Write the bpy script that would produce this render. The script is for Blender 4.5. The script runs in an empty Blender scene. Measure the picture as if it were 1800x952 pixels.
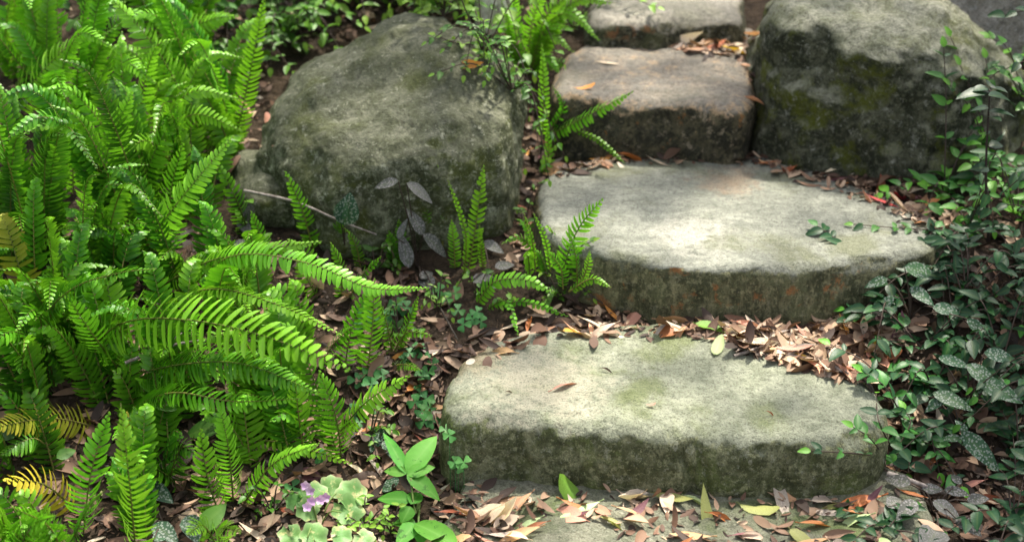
import bpy, bmesh, math, random
from mathutils import Vector, Matrix, noise
from mathutils.bvhtree import BVHTree
R = math.radians
rnd = random.Random(11)
sc = bpy.context.scene
COL = sc.collection

# ------------------------------------------------------------------ camera
CAM = Vector((0.0, -2.48, 1.73)); PITCH = 27.0; FPX = 2770.0      # FPX: focal length in photo pixels (1800 wide)
cd = bpy.data.cameras.new('camera'); cam = bpy.data.objects.new('camera', cd); COL.objects.link(cam)
cam.location = CAM; cam.rotation_euler = (R(90 - PITCH), 0, 0)
cd.sensor_width = 36; cd.sensor_fit = 'HORIZONTAL'; cd.lens = FPX / 1800 * 36
cd.clip_start = 0.05; cd.clip_end = 500
cd.dof.use_dof = True; cd.dof.focus_distance = 3.02; cd.dof.aperture_fstop = 2.6
sc.camera = cam

# ------------------------------------------------------------------ light
SUN_EL, SUN_AZ = R(63), R(28)        # high, behind the steps and a little to the right
SUNV = Vector((math.sin(SUN_AZ) * math.cos(SUN_EL), math.cos(SUN_AZ) * math.cos(SUN_EL), math.sin(SUN_EL)))
w = bpy.data.worlds.new('World'); sc.world = w; w.use_nodes = True
nt = w.node_tree; bg = nt.nodes['Background']; sky = nt.nodes.new('ShaderNodeTexSky')
sky.sky_type = 'NISHITA'; sky.sun_disc = False; sky.sun_elevation = SUN_EL; sky.sun_rotation = SUN_AZ
sky.dust_density = 6.0; sky.air_density = 0.8; sky.ozone_density = 0.4
hz = nt.nodes.new('ShaderNodeHueSaturation'); hz.inputs['Saturation'].default_value = .42       # thin bright cloud whitens the blue
nt.links.new(sky.outputs[0], hz.inputs['Color']); nt.links.new(hz.outputs[0], bg.inputs[0]); bg.inputs[1].default_value = 0.15
sl = bpy.data.lights.new('sun', 'SUN'); sl.energy = 3.9; sl.angle = R(1.5); sl.color = (1.0, 0.93, 0.80)
so = bpy.data.objects.new('sun', sl); COL.objects.link(so); so.rotation_euler = SUNV.to_track_quat('Z', 'Y').to_euler()
vs = sc.view_settings; vs.view_transform = 'Standard'; vs.look = 'None'; vs.gamma = 1.0; vs.exposure = 1.36

# ------------------------------------------------------------------ pixel helpers (layout only: where on the ground a thing stands)
_t = R(PITCH)
FWD = Vector((0, math.cos(_t), -math.sin(_t))); UP = Vector((0, math.sin(_t), math.cos(_t))); RT = Vector((1, 0, 0))
def ray(px, py): return (FWD + RT * ((px - 900) / FPX) + UP * ((476 - py) / FPX)).normalized()
def at_z(px, py, z):
    d = ray(px, py); return CAM + d * ((z - CAM.z) / d.z)
def at_y(px, py, y):
    d = ray(px, py); return CAM + d * ((y - CAM.y) / d.y)
def to_px(p):
    v = p - CAM; f = v.dot(FWD); return 900 + FPX * v.dot(RT) / f, 476 - FPX * v.dot(UP) / f

# ------------------------------------------------------------------ object helpers
def tag(o, label=None, cat=None, group=None, kind=None):
    if label: o['label'] = label
    if cat: o['category'] = cat
    if group: o['group'] = group
    if kind: o['kind'] = kind
    return o
def empty(name, loc, label, cat, group=None):
    o = bpy.data.objects.new(name, None); COL.objects.link(o); o.location = loc
    o.empty_display_size = 0.05
    return tag(o, label, cat, group)
class MB:
    """collects geometry with a per-vertex 'tint' and 'vein' value; build() links it as one mesh object"""
    def __init__(s): s.v = []; s.f = []; s.t = []; s.n = []; s.m = []
    def add(s, vs_, fs, tint, vein, mi=0):
        o = len(s.v); s.v += vs_; s.f += [tuple(i + o for i in f) for f in fs]
        s.t += tint if isinstance(tint, list) else [tint] * len(vs_)
        s.n += vein if isinstance(vein, list) else [vein] * len(vs_)
        s.m += [mi] * len(fs)
    def mesh(s, name, mats, origin=Vector((0, 0, 0)), smooth=True):
        me = bpy.data.meshes.new(name)
        me.from_pydata([tuple(p - origin) for p in s.v], [], s.f)
        a = me.attributes.new('tint', 'FLOAT', 'POINT'); a.data.foreach_set('value', s.t)
        a = me.attributes.new('vein', 'FLOAT', 'POINT'); a.data.foreach_set('value', s.n)
        for m in (mats if isinstance(mats, (list, tuple)) else [mats]): me.materials.append(m)
        me.polygons.foreach_set('material_index', s.m)
        me.polygons.foreach_set('use_smooth', [smooth] * len(me.polygons)); me.update()
        return me
    def build(s, name, mats, parent=None, origin=None, smooth=True):
        if origin is None: origin = parent.location.copy() if parent else Vector((0, 0, 0))
        o = bpy.data.objects.new(name, s.mesh(name, mats, origin, smooth)); COL.objects.link(o)
        if parent: o.parent = parent
        else: o.location = origin
        return o

def tube(mb, pts, r0, r1, tint=0.3, sides=5, mi=0):
    n = len(pts); vs_ = []; fs = []
    for i, p in enumerate(pts):
        t = (pts[min(i + 1, n - 1)] - pts[max(i - 1, 0)]).normalized()
        a = t.orthogonal().normalized(); b = t.cross(a); r = r0 + (r1 - r0) * i / (n - 1)
        for k in range(sides):
            g = 2 * math.pi * k / sides; vs_.append(p + (a * math.cos(g) + b * math.sin(g)) * r)
    for i in range(n - 1):
        for k in range(sides):
            k2 = (k + 1) % sides; fs.append((i * sides + k, i * sides + k2, (i + 1) * sides + k2, (i + 1) * sides + k))
    fs.append(tuple(range((n - 1) * sides, n * sides)))
    mb.add(vs_, fs, tint, 0.0, mi)

def spline(P, n):
    """Catmull-Rom through P, n+1 points"""
    out = []; m = len(P) - 1
    for i in range(n + 1):
        u = i / n * m; k = min(int(u), m - 1); u -= k
        p0 = P[k - 1] if k > 0 else P[0] * 2 - P[1]; p1 = P[k]; p2 = P[k + 1]
        p3 = P[k + 2] if k + 2 <= m else P[m] * 2 - P[m - 1]
        out.append(0.5 * ((2 * p1) + (p2 - p0) * u + (2 * p0 - 5 * p1 + 4 * p2 - p3) * u * u + (3 * p1 - p0 - 3 * p2 + p3) * u ** 3))
    return out

PROFILE = {
    'lance': [(0, .06), (.12, .45), (.3, .92), (.5, 1.0), (.72, .72), (.88, .34), (1, 0)],
    'ovate': [(0, .1), (.1, .62), (.28, 1.0), (.48, .95), (.7, .68), (.87, .34), (1, 0)],
    'oval': [(0, .1), (.1, .55), (.3, .92), (.52, 1.0), (.74, .86), (.9, .52), (1, 0)],
    'round': [(0, .25), (.08, .78), (.25, 1.0), (.5, 1.0), (.75, .84), (.92, .5), (1, 0)],
    'heart': [(0, .08), (.18, .3), (.42, .66), (.66, .96), (.86, 1.0), (1.0, .62), (.92, 0)],
    'pinna': [(0, .7), (.2, .95), (.62, .88), (.86, .56), (1, 0)],
}
def leaf(mb, base, d, nrm, L, W, prof='lance', fold=.15, bend=.2, tint=.5, tip_tint=None, mi=0, wave=0.0, twist=0.0):
    """one leaf: d = direction, nrm = upper-side normal; fold lifts the halves, bend droops the tip"""
    d = d.normalized(); s = d.cross(nrm)
    if s.length < 1e-5: s = d.orthogonal()
    s.normalize(); n = s.cross(d).normalized()
    st = PROFILE[prof]; vs_ = []; tt = []; ve = []; fs = []; K = len(st)
    p = base.copy(); last = 0.0
    if tip_tint is None: tip_tint = tint
    for i, (u, wv) in enumerate(st):
        a = -bend * u * 1.6; dd = d * math.cos(a) + n * math.sin(a); nn = n * math.cos(a) - d * math.sin(a)
        p = p + dd * ((u - last) * L); last = u
        tw = twist * u; ss = s * math.cos(tw) + nn * math.sin(tw); n2 = nn * math.cos(tw) - s * math.sin(tw)
        hw = W * .5 * wv; lift = n2 * (fold * hw + (wave * hw * math.sin(u * 14 + L * 900) if wave else 0)); lift2 = n2 * (fold * hw - (wave * hw * math.sin(u * 11) if wave else 0))
        ti = tint + (tip_tint - tint) * u * u
        if i == K - 1: vs_.append(p); tt.append(ti); ve.append(.6)
        else: vs_ += [p - ss * hw + lift, p, p + ss * hw + lift2]; tt += [ti] * 3; ve += [0, 1, 0]
    for i in range(K - 2):
        a = i * 3; fs += [(a, a + 1, a + 4, a + 3), (a + 1, a + 2, a + 5, a + 4)]
    a = (K - 2) * 3; fs += [(a, a + 1, a + 3), (a + 1, a + 2, a + 3)]
    mb.add(vs_, fs, tt, ve, mi)

# ------------------------------------------------------------------ materials
def mat(name):
    m = bpy.data.materials.new(name); m.use_nodes = True; m.node_tree.nodes.clear(); return m, m.node_tree
def N(nt, t, **kw):
    n = nt.nodes.new(t)
    for k, v in kw.items():
        if k.startswith('i_'):
            key = k[2:]; n.inputs[int(key) if key.isdigit() else key].default_value = v
        else: setattr(n, k, v)
    return n
def L(nt, a, b): nt.links.new(a, b)
def ramp(nt, fac, stops, interp='LINEAR'):
    r = N(nt, 'ShaderNodeValToRGB'); e = r.color_ramp.elements; r.color_ramp.interpolation = interp
    while len(e) < len(stops): e.new(0.5)
    for q, (p, c) in zip(e, stops): q.position = p; q.color = (*c, 1) if len(c) == 3 else c
    L(nt, fac, r.inputs[0]); return r
def mix(nt, fac, a, b, mode='MIX'):
    m = N(nt, 'ShaderNodeMix', data_type='RGBA', blend_type=mode)
    for s, v in ((0, fac), (6, a), (7, b)):
        if hasattr(v, 'links'): L(nt, v, m.inputs[s])
        else: m.inputs[s].default_value = v if s == 0 else ((*v, 1) if len(v) == 3 else v)
    return m.outputs[2]
def math_(nt, op, a, b=None, clamp=False):
    m = N(nt, 'ShaderNodeMath', operation=op, use_clamp=clamp)
    for s, v in ((0, a), (1, b)):
        if v is None: continue
        if hasattr(v, 'links'): L(nt, v, m.inputs[s])
        else: m.inputs[s].default_value = v
    return m.outputs[0]
def noise_(nt, vec, scale, detail=5, rough=.6, dist=0.0):
    n = N(nt, 'ShaderNodeTexNoise', i_Scale=scale, i_Detail=detail, i_Roughness=rough, i_Distortion=dist); L(nt, vec, n.inputs['Vector']); return n.outputs[0]
def step_(nt, v, lo, hi):
    m = N(nt, 'ShaderNodeMapRange', interpolation_type='SMOOTHSTEP'); L(nt, v, m.inputs[0]); m.inputs[1].default_value = lo; m.inputs[2].default_value = hi; return m.outputs[0]
def mapping(nt, vec, scale=(1, 1, 1), loc=(0, 0, 0), rot=(0, 0, 0)):
    m = N(nt, 'ShaderNodeMapping'); L(nt, vec, m.inputs[0]); m.inputs['Scale'].default_value = scale; m.inputs['Location'].default_value = loc; m.inputs['Rotation'].default_value = rot; return m.outputs[0]

def leaf_mat(name, stops, rough=.45, trans=.35, spots=None, jitter=.12, spec=.4, vein=.18, veincol=(.3, .4, .1), blotch=None):
    m, t = mat(name)
    at = N(t, 'ShaderNodeAttribute', attribute_name='tint'); ve = N(t, 'ShaderNodeAttribute', attribute_name='vein')
    oi = N(t, 'ShaderNodeObjectInfo'); tc = N(t, 'ShaderNodeTexCoord')
    c = ramp(t, at.outputs['Fac'], stops).outputs[0]
    nz = noise_(t, tc.outputs['Object'], 38, 4)
    hs = N(t, 'ShaderNodeHueSaturation'); L(t, c, hs.inputs['Color'])
    val = math_(t, 'ADD', math_(t, 'MULTIPLY', oi.outputs['Random'], jitter * 2), 1 - jitter)
    val = math_(t, 'MULTIPLY', val, math_(t, 'ADD', math_(t, 'MULTIPLY', nz, .5), .75))
    L(t, val, hs.inputs['Value'])
    L(t, math_(t, 'ADD', math_(t, 'MULTIPLY', oi.outputs['Random'], jitter * .12), .5 - jitter * .06), hs.inputs['Hue'])
    c = hs.outputs[0]
    if vein: c = mix(t, math_(t, 'MULTIPLY', math_(t, 'POWER', ve.outputs['Fac'], 6.0), vein), c, veincol)
    if spots:
        vo = N(t, 'ShaderNodeTexVoronoi', i_Scale=spots[0], i_Randomness=1.0); L(t, tc.outputs['Object'], vo.inputs['Vector'])
        n2 = noise_(t, tc.outputs['Object'], spots[0] * 1.2, 3)
        k = step_(t, math_(t, 'ADD', vo.outputs['Distance'], math_(t, 'MULTIPLY', n2, .35)), spots[2] + .09, spots[2] - .06)
        c = mix(t, k, c, spots[1])
    if blotch:
        n3 = noise_(t, tc.outputs['Object'], blotch[0], 4, .65); c = mix(t, step_(t, n3, blotch[2], blotch[2] + .08), c, blotch[1])
    p = N(t, 'ShaderNodeBsdfPrincipled', i_Roughness=rough); L(t, c, p.inputs['Base Color']); p.inputs['Specular IOR Level'].default_value = spec
    out = N(t, 'ShaderNodeOutputMaterial')
    bp = N(t, 'ShaderNodeBump', i_Strength=.25, i_Distance=.002); L(t, noise_(t, tc.outputs['Object'], 260, 3), bp.inputs['Height']); L(t, bp.outputs[0], p.inputs['Normal'])
    if trans:
        tr = N(t, 'ShaderNodeBsdfTranslucent'); tcx = mix(t, .6, c, mix(t, 1.0, c, (1.0, 1.05, .35), 'MULTIPLY')); L(t, tcx, tr.inputs[0])
        ms = N(t, 'ShaderNodeMixShader', i_0=trans); L(t, p.outputs[0], ms.inputs[1]); L(t, tr.outputs[0], ms.inputs[2]); L(t, ms.outputs[0], out.inputs[0])
    else: L(t, p.outputs[0], out.inputs[0])
    return m

def stone_mat(name, top, top2, side, side2, lichen=(.45, .46, .38), lich=.5, moss=(.07, .1, .02), moss_amt=.3, rust=None, streak=.5, edge=.55, seed=0.0, band=0.0, patches=(), rim=None, rough=1.0):
    """weathered sandstone: pale worn top, dark algae on the steep faces, lichen flecks, moss; patches = stains, wear and painted sun spots"""
    m, t = mat(name); tc = N(t, 'ShaderNodeTexCoord'); ob = mapping(t, tc.outputs['Object'], loc=(seed, seed * .7, seed * .3)); ge = N(t, 'ShaderNodeNewGeometry')
    big = noise_(t, ob, 5, 5, .6, .3); mid = noise_(t, ob, 22, 7, .7, .2); fine = noise_(t, ob, 85, 8, .74); grain = noise_(t, ob, 260, 4, .7); m2 = noise_(t, mapping(t, ob, loc=(4, 2, 6)), 48, 6, .72, .5)
    c1 = mix(t, step_(t, mid, .38, .62), top, top2)
    if band:
        sw = noise_(t, mapping(t, ob, (2.6, 13, 13), rot=(0, 0, .12)), 2.0, 7, .66, 1.8)
        c1 = mix(t, math_(t, 'MULTIPLY', step_(t, sw, .4, .62), band), c1, tuple(v * .55 for v in top2))
    c1 = mix(t, math_(t, 'MULTIPLY', step_(t, m2, .5, .64), .4 * rough), c1, tuple(v * .5 for v in top2))
    c1 = mix(t, math_(t, 'MULTIPLY', step_(t, fine, .5, .62), .5 * rough), c1, tuple(v * .36 for v in top2))
    c1 = mix(t, math_(t, 'MULTIPLY', step_(t, fine, .46, .36), .35), c1, tuple(min(.7, v * 1.45) for v in top))
    c1 = mix(t, math_(t, 'MULTIPLY', step_(t, big, .5, .66), moss_amt), c1, moss)
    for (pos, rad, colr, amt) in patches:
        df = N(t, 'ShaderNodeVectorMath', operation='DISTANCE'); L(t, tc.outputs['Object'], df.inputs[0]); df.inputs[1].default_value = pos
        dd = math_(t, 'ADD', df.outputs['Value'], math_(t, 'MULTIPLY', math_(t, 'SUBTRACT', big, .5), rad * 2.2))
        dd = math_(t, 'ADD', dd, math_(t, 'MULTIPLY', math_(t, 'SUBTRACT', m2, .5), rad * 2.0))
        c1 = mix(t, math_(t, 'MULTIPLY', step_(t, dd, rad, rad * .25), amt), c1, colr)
    # steep faces
    st = noise_(t, ob, 17, 7, .7, .5)
    if streak: st = math_(t, 'ADD', math_(t, 'MULTIPLY', noise_(t, mapping(t, ob, (42, 42, 9)), 1.0, 6, .66, .4), streak), math_(t, 'MULTIPLY', st, 1 - streak))
    c2 = mix(t, step_(t, st, .44, .62), side, side2)
    c2 = mix(t, math_(t, 'MULTIPLY', step_(t, m2, .5, .62), .75), c2, tuple(v * .5 for v in side))
    c2 = mix(t, math_(t, 'MULTIPLY', step_(t, noise_(t, ob, 11, 5, .66, .3), .5, .64), moss_amt * 1.3), c2, moss)
    c2 = mix(t, math_(t, 'MULTIPLY', step_(t, fine, .48, .40), .45), c2, tuple(min(.6, v * 1.7) for v in side2))
    c2 = mix(t, math_(t, 'MULTIPLY', step_(t, noise_(t, mapping(t, ob, loc=(3.1, 1.7, 9)), 34, 8, .76, .3), .57, .64), lich), c2, lichen)
    if rust: c2 = mix(t, math_(t, 'MULTIPLY', step_(t, noise_(t, mapping(t, ob, loc=(7, 2, 5)), 17, 6, .72, .3), .58, .67), .85), c2, rust)
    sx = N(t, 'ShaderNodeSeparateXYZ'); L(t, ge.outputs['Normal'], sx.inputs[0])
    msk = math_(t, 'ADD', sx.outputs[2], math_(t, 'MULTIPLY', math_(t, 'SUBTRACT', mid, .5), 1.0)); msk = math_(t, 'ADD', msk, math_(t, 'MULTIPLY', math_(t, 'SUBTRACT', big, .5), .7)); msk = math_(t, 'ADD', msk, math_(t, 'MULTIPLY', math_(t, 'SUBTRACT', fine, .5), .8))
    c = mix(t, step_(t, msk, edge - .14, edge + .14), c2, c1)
    if rim:
        e = math_(t, 'MULTIPLY', step_(t, msk, edge - .35, edge - .1), step_(t, msk, edge + .35, edge + .1)); e = math_(t, 'MULTIPLY', e, step_(t, m2, .44, .56)); c = mix(t, math_(t, 'MULTIPLY', e, .8), c, rim)
    lk = step_(t, noise_(t, mapping(t, ob, loc=(1, 8, 2)), 60, 7, .72), .58, .66)
    c = mix(t, math_(t, 'MULTIPLY', lk, lich * .6), c, lichen)
    c = mix(t, math_(t, 'MULTIPLY', step_(t, grain, .52, .64), .6), c, (.035, .035, .025))
    c = mix(t, math_(t, 'MULTIPLY', step_(t, noise_(t, mapping(t, ob, loc=(9, 3, 1)), 150, 6, .75), .58, .64), .45), c, tuple(v * .3 for v in top2))
    p = N(t, 'ShaderNodeBsdfPrincipled', i_Roughness=.9); L(t, c, p.inputs['Base Color']); p.inputs['Specular IOR Level'].default_value = .2
    h = math_(t, 'ADD', math_(t, 'MULTIPLY', mid, 1.0), math_(t, 'ADD', math_(t, 'MULTIPLY', fine, .55), math_(t, 'ADD', math_(t, 'MULTIPLY', grain, .14), math_(t, 'MULTIPLY', m2, .5))))
    bp = N(t, 'ShaderNodeBump', i_Strength=.9, i_Distance=.016 * rough); L(t, h, bp.inputs['Height']); L(t, bp.outputs[0], p.inputs['Normal'])
    L(t, p.outputs[0], N(t, 'ShaderNodeOutputMaterial').inputs[0]); return m

def soil_mat():
    m, t = mat('soil'); tc = N(t, 'ShaderNodeTexCoord'); ob = tc.outputs['Object']
    a = noise_(t, ob, 14, 6, .65); b = noise_(t, ob, 90, 5, .7); vo = N(t, 'ShaderNodeTexVoronoi', i_Scale=55.0); L(t, ob, vo.inputs['Vector'])
    c = mix(t, step_(t, a, .35, .65), (.03, .022, .015), (.08, .057, .038)); c = mix(t, math_(t, 'MULTIPLY', step_(t, b, .55, .7), .7), c, (.12, .085, .055))
    c = mix(t, math_(t, 'MULTIPLY', step_(t, vo.outputs['Distance'], .28, .1), .35), c, (.14, .08, .05))
    p = N(t, 'ShaderNodeBsdfPrincipled', i_Roughness=.95); L(t, c, p.inputs['Base Color']); p.inputs['Specular IOR Level'].default_value = .15
    bp = N(t, 'ShaderNodeBump', i_Strength=1.0, i_Distance=.02); L(t, math_(t, 'ADD', a, math_(t, 'ADD', b, math_(t, 'MULTIPLY', vo.outputs['Distance'], -.6))), bp.inputs['Height']); L(t, bp.outputs[0], p.inputs['Normal'])
    L(t, p.outputs[0], N(t, 'ShaderNodeOutputMaterial').inputs[0]); return m

def wood_mat(name, a, b, scale=(60, 60, 8)):
    m, t = mat(name); tc = N(t, 'ShaderNodeTexCoord'); n = noise_(t, mapping(t, tc.outputs['Object'], scale), 1.0, 5, .65)
    p = N(t, 'ShaderNodeBsdfPrincipled', i_Roughness=.85); L(t, mix(t, step_(t, n, .4, .62), a, b), p.inputs['Base Color'])
    bp = N(t, 'ShaderNodeBump', i_Strength=.6, i_Distance=.006); L(t, n, bp.inputs['Height']); L(t, bp.outputs[0], p.inputs['Normal'])
    L(t, p.outputs[0], N(t, 'ShaderNodeOutputMaterial').inputs[0]); return m

# ------------------------------------------------------------------ ground
YH = [(-60, -2.0), (-6, -.35), (-1.2, -.05), (0.02, -.012), (.44, .13), (1.04, .248), (1.46, .388), (2.0, .5), (3, .72), (6, 1.25), (20, 2.2), (80, 4)]
def ss(a, b, x):
    u = max(0.0, min(1.0, (x - a) / (b - a))); return u * u * (3 - 2 * u)
def ground_h(x, y):
    z = YH[-1][1]
    if y <= YH[0][0]: z = YH[0][1]
    else:
        for (a, za), (b, zb) in zip(YH, YH[1:]):
            if y <= b: z = za + (zb - za) * (y - a) / (b - a); break
    z += .05 * ss(-.35, -1.2, x) + .09 * ss(.62, 1.0, x) * ss(-.1, .5, y)
    k = ss(-.1, .15, -x) + ss(.7, .9, x)
    z += (noise.noise(Vector((x * 3.1, y * 3.1, 1))) * .025 + noise.noise(Vector((x * 9, y * 9, 4))) * .012) * min(1, k)
    return z
def axis(lo, hi, step, far):
    a = [lo + i * step for i in range(int((hi - lo) / step) + 1)]; s = step; p = a[-1]; q = a[0]; r = []; l_ = []
    while p < far: s *= 1.28; p += s; r.append(p)
    s = step
    while q > -far: s *= 1.28; q -= s; l_.append(q)
    return l_[::-1] + a + r
xs = axis(-1.7, 1.9, .035, 60); ys = axis(-.7, 2.8, .035, 60)
g = MB(); nx = len(xs)
gv = [Vector((x, y, ground_h(x, y))) for y in ys for x in xs]
gf = [(j * nx + i, j * nx + i + 1, (j + 1) * nx + i + 1, (j + 1) * nx + i) for j in range(len(ys) - 1) for i in range(nx - 1)]
g.add(gv, gf, .5, 0.0)
ground = tag(g.build('ground', soil_mat()), kind='structure')

SOLID_V = [v.copy() for v in gv]; SOLID_F = list(gf)
def solid(o):
    me = o.data; k = len(SOLID_V); SOLID_V.extend([v.co + o.location for v in me.vertices]); SOLID_F.extend([tuple(i + k for i in p.vertices) for p in me.polygons])

# ------------------------------------------------------------------ stones
def fr(p, H=.9, lac=2.1, oc=5): return noise.fractal(p, H, lac, oc)
def slab(name, outline, ztop, zbot, m, label, r=.035, amp=.008, tilt=(0, 0), seed=0.0, wob=.012, cat='stone step', group='stone garden steps', slope_edge=0.0, NS=190, sag=0.0, bulge=.006, grooves=()):
    P = [at_z(px, py, ztop) for px, py in outline]; n = len(P); dense = []
    for i in range(n):
        p0, p1, p2, p3 = P[i - 1], P[i], P[(i + 1) % n], P[(i + 2) % n]
        for k in range(30):
            u = k / 30; dense.append(.5 * ((2 * p1) + (p2 - p0) * u + (2 * p0 - 5 * p1 + 4 * p2 - p3) * u * u + (3 * p1 - p0 - 3 * p2 + p3) * u ** 3))
    tot = [0.0]
    for i in range(len(dense)): tot.append(tot[-1] + (dense[(i + 1) % len(dense)] - dense[i]).length)
    ring = []; j = 0
    for i in range(NS):
        d = tot[-1] * i / NS
        while tot[j + 1] < d: j += 1
        u = (d - tot[j]) / max(1e-9, tot[j + 1] - tot[j]); ring.append(dense[j].lerp(dense[(j + 1) % len(dense)], u))
    area = sum(ring[i].x * ring[(i + 1) % NS].y - ring[(i + 1) % NS].x * ring[i].y for i in range(NS))
    if area < 0: ring.reverse()
    c = sum(ring, Vector()) / NS; c.z = zbot
    nrm = []
    for i in range(NS):
        t = ring[(i + 3) % NS] - ring[i - 3]; nrm.append(Vector((t.y, -t.x, 0)).normalized())
    levels = []                       # (outset, z, lerp to centre)
    H = ztop - zbot; NW = 16
    for k in range(NW + 1):
        u = k / NW; levels.append((bulge * math.sin(u * math.pi), zbot + (H - r) * u, 0.0))
    for k in range(1, 8):
        a = k / 7 * math.pi / 2; levels.append((-r * 1.0 * (1 - math.cos(a)), ztop - r + r * math.sin(a), 0.0))
    for k in range(1, 30): levels.append((-r, ztop, k / 30))
    vs_ = []; S = Vector((seed, seed * 1.3, seed * 2.1))
    for (o, z, l) in levels:
        for i in range(NS):
            p = ring[i] + nrm[i] * (o + r * .0); p = p.lerp(Vector((c.x, c.y, 0)), l); p.z = z
            q = p + S; u = (z - zbot) / H
            side = nrm[i] * (fr(Vector((q.x * 7, q.y * 7, q.z * 11))) * amp * .75 + noise.noise(Vector((q.x * 4, q.y * 4, q.z * 3))) * wob)
            for (gx, gd, gw) in grooves:
                if nrm[i].y < -.3: side -= nrm[i] * (gd * math.exp(-((p.x - gx - .012 * math.sin(p.z * 40)) / gw) ** 2))
            top = noise.noise(Vector((q.x * 5, q.y * 5, .3))) * wob * .8 + fr(Vector((q.x * 14, q.y * 14, 1.3))) * amp * .4
            top += tilt[0] * (p.x - c.x) + tilt[1] * (p.y - c.y) - sag * (1 - l) ** 4
            rimw = math.exp(-((z - (ztop - r * .4)) / (r * .9)) ** 2) * max(0, 1 - l * 8); side += nrm[i] * (rimw * (min(0, fr(q * 24) * .010 - .001) + min(0, noise.noise(q * 15) * .008)))
            top += rimw * min(0, noise.noise(Vector((q.x * 17, q.y * 17, 5))) * .007)
            p = p + side * max(0, 1 - l * 3) + Vector((0, 0, top * ss(.35, 1, u)))
            vs_.append(p)
    fs = []
    for k in range(len(levels) - 1):
        for i in range(NS):
            i2 = (i + 1) % NS; fs.append((k * NS + i, k * NS + i2, (k + 1) * NS + i2, (k + 1) * NS + i))
    last = (len(levels) - 1) * NS; cz = sum((vs_[last + i] for i in range(NS)), Vector()) / NS
    vs_.append(cz); fs += [(last + i, last + (i + 1) % NS, len(vs_) - 1) for i in range(NS)]
    mb = MB(); mb.add(vs_, fs, .5, 0.0)
    o = mb.build(name, m, origin=c); tag(o, label, cat, group); solid(o); return o

def boulder(name, centre, dims, m, label, cuts=(), e=2.6, amp=.03, fine=.006, rotz=0.0, seed=0.0, group=None, cat='boulder', sub=6, namp=.05):
    bm = bmesh.new(); bmesh.ops.create_icosphere(bm, subdivisions=sub, radius=1); S = Vector((seed, seed * .6, -seed)); rot = Matrix.Rotation(rotz, 3, 'Z')
    for v in bm.verts:
        d = v.co.normalized(); k = (abs(d.x) ** e + abs(d.y) ** e + abs(d.z) ** e) ** (-1 / e); q = d * k
        p = Vector((q.x * dims[0], q.y * dims[1], q.z * dims[2]))
        p += d * noise.noise(d * 1.6 + S) * namp
        for (n, dist, soft) in cuts:
            n = Vector(n).normalized(); x = p.dot(n) - dist
            if x > -soft: p -= n * ((x + soft) if x > soft else (x + soft) ** 2 / (4 * soft) + (0 if x < soft else 0)) * (.93 if x > soft else 1) if x <= soft else n * (x * .95)
        w_ = p + S
        p += d * (fr(w_ * 5) * amp + fr(w_ * 20) * fine * 1.3 - abs(noise.noise(w_ * 7.5)) * fine * 3.0)
        v.co = rot @ p
    me = bpy.data.meshes.new(name); bm.to_mesh(me); bm.free(); me.materials.append(m)
    a = me.attributes.new('tint', 'FLOAT', 'POINT')
    me.polygons.foreach_set('use_smooth', [True] * len(me.polygons))
    o = bpy.data.objects.new(name, me); COL.objects.link(o); o.location = centre; tag(o, label, cat, group); solid(o); return o

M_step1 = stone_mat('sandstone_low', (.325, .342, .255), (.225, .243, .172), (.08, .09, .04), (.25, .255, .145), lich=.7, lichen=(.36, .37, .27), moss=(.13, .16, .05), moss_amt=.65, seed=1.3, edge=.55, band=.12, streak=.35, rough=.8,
                    patches=[((-.36, .06, .15), .09, (.2, .12, .03), .7), ((-.24, -.02, .16), .18, (.43, .40, .3), .75)])  # brown stain, then a sun patch put into the stone colour
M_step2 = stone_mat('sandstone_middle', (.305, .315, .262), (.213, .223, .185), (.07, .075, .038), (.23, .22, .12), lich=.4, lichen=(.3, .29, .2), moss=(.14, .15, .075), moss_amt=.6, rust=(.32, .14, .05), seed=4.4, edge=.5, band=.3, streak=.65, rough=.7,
                    patches=[((-.07, -.15, .15), .12, (.43, .42, .36), .75), ((.02, .16, .15), .12, (.33, .22, .14), .5)])  # worn place with its sun spot whitened into the colour, then a brown stain
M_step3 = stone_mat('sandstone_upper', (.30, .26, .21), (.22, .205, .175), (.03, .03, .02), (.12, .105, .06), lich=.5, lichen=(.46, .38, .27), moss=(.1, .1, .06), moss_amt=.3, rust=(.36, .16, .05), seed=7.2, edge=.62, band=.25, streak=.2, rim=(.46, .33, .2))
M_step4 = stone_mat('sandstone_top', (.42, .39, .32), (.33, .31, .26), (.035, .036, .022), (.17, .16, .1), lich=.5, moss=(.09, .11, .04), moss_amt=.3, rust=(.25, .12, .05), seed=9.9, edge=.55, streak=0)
M_pave = stone_mat('paving_stone', (.25, .25, .185), (.17, .18, .125), (.09, .11, .045), (.18, .18, .11), lich=.75, moss=(.09, .13, .035), moss_amt=.75, seed=2.7, edge=.3, streak=0)
M_bl = stone_mat('mossy_boulder', (.19, .195, .138), (.105, .115, .066), (.07, .08, .038), (.225, .235, .155), lich=.9, lichen=(.46, .47, .36), moss=(.085, .1, .025), moss_amt=.7, seed=5.5, edge=.6, streak=0, band=.2)
M_br = stone_mat('rough_boulder', (.36, .36, .28), (.22, .23, .15), (.035, .04, .022), (.12, .125, .08), lich=.7, lichen=(.38, .39, .32), moss=(.1, .115, .015), moss_amt=.75, seed=8.1, edge=.42, streak=0, rough=1.2)
M_back = stone_mat('pale_rock', (.46, .43, .37), (.37, .35, .3), (.3, .28, .23), (.4, .38, .33), lich=.4, moss=(.17, .17, .07), moss_amt=.5, rust=(.28, .15, .07), seed=6.6, edge=.3, streak=0)

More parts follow.
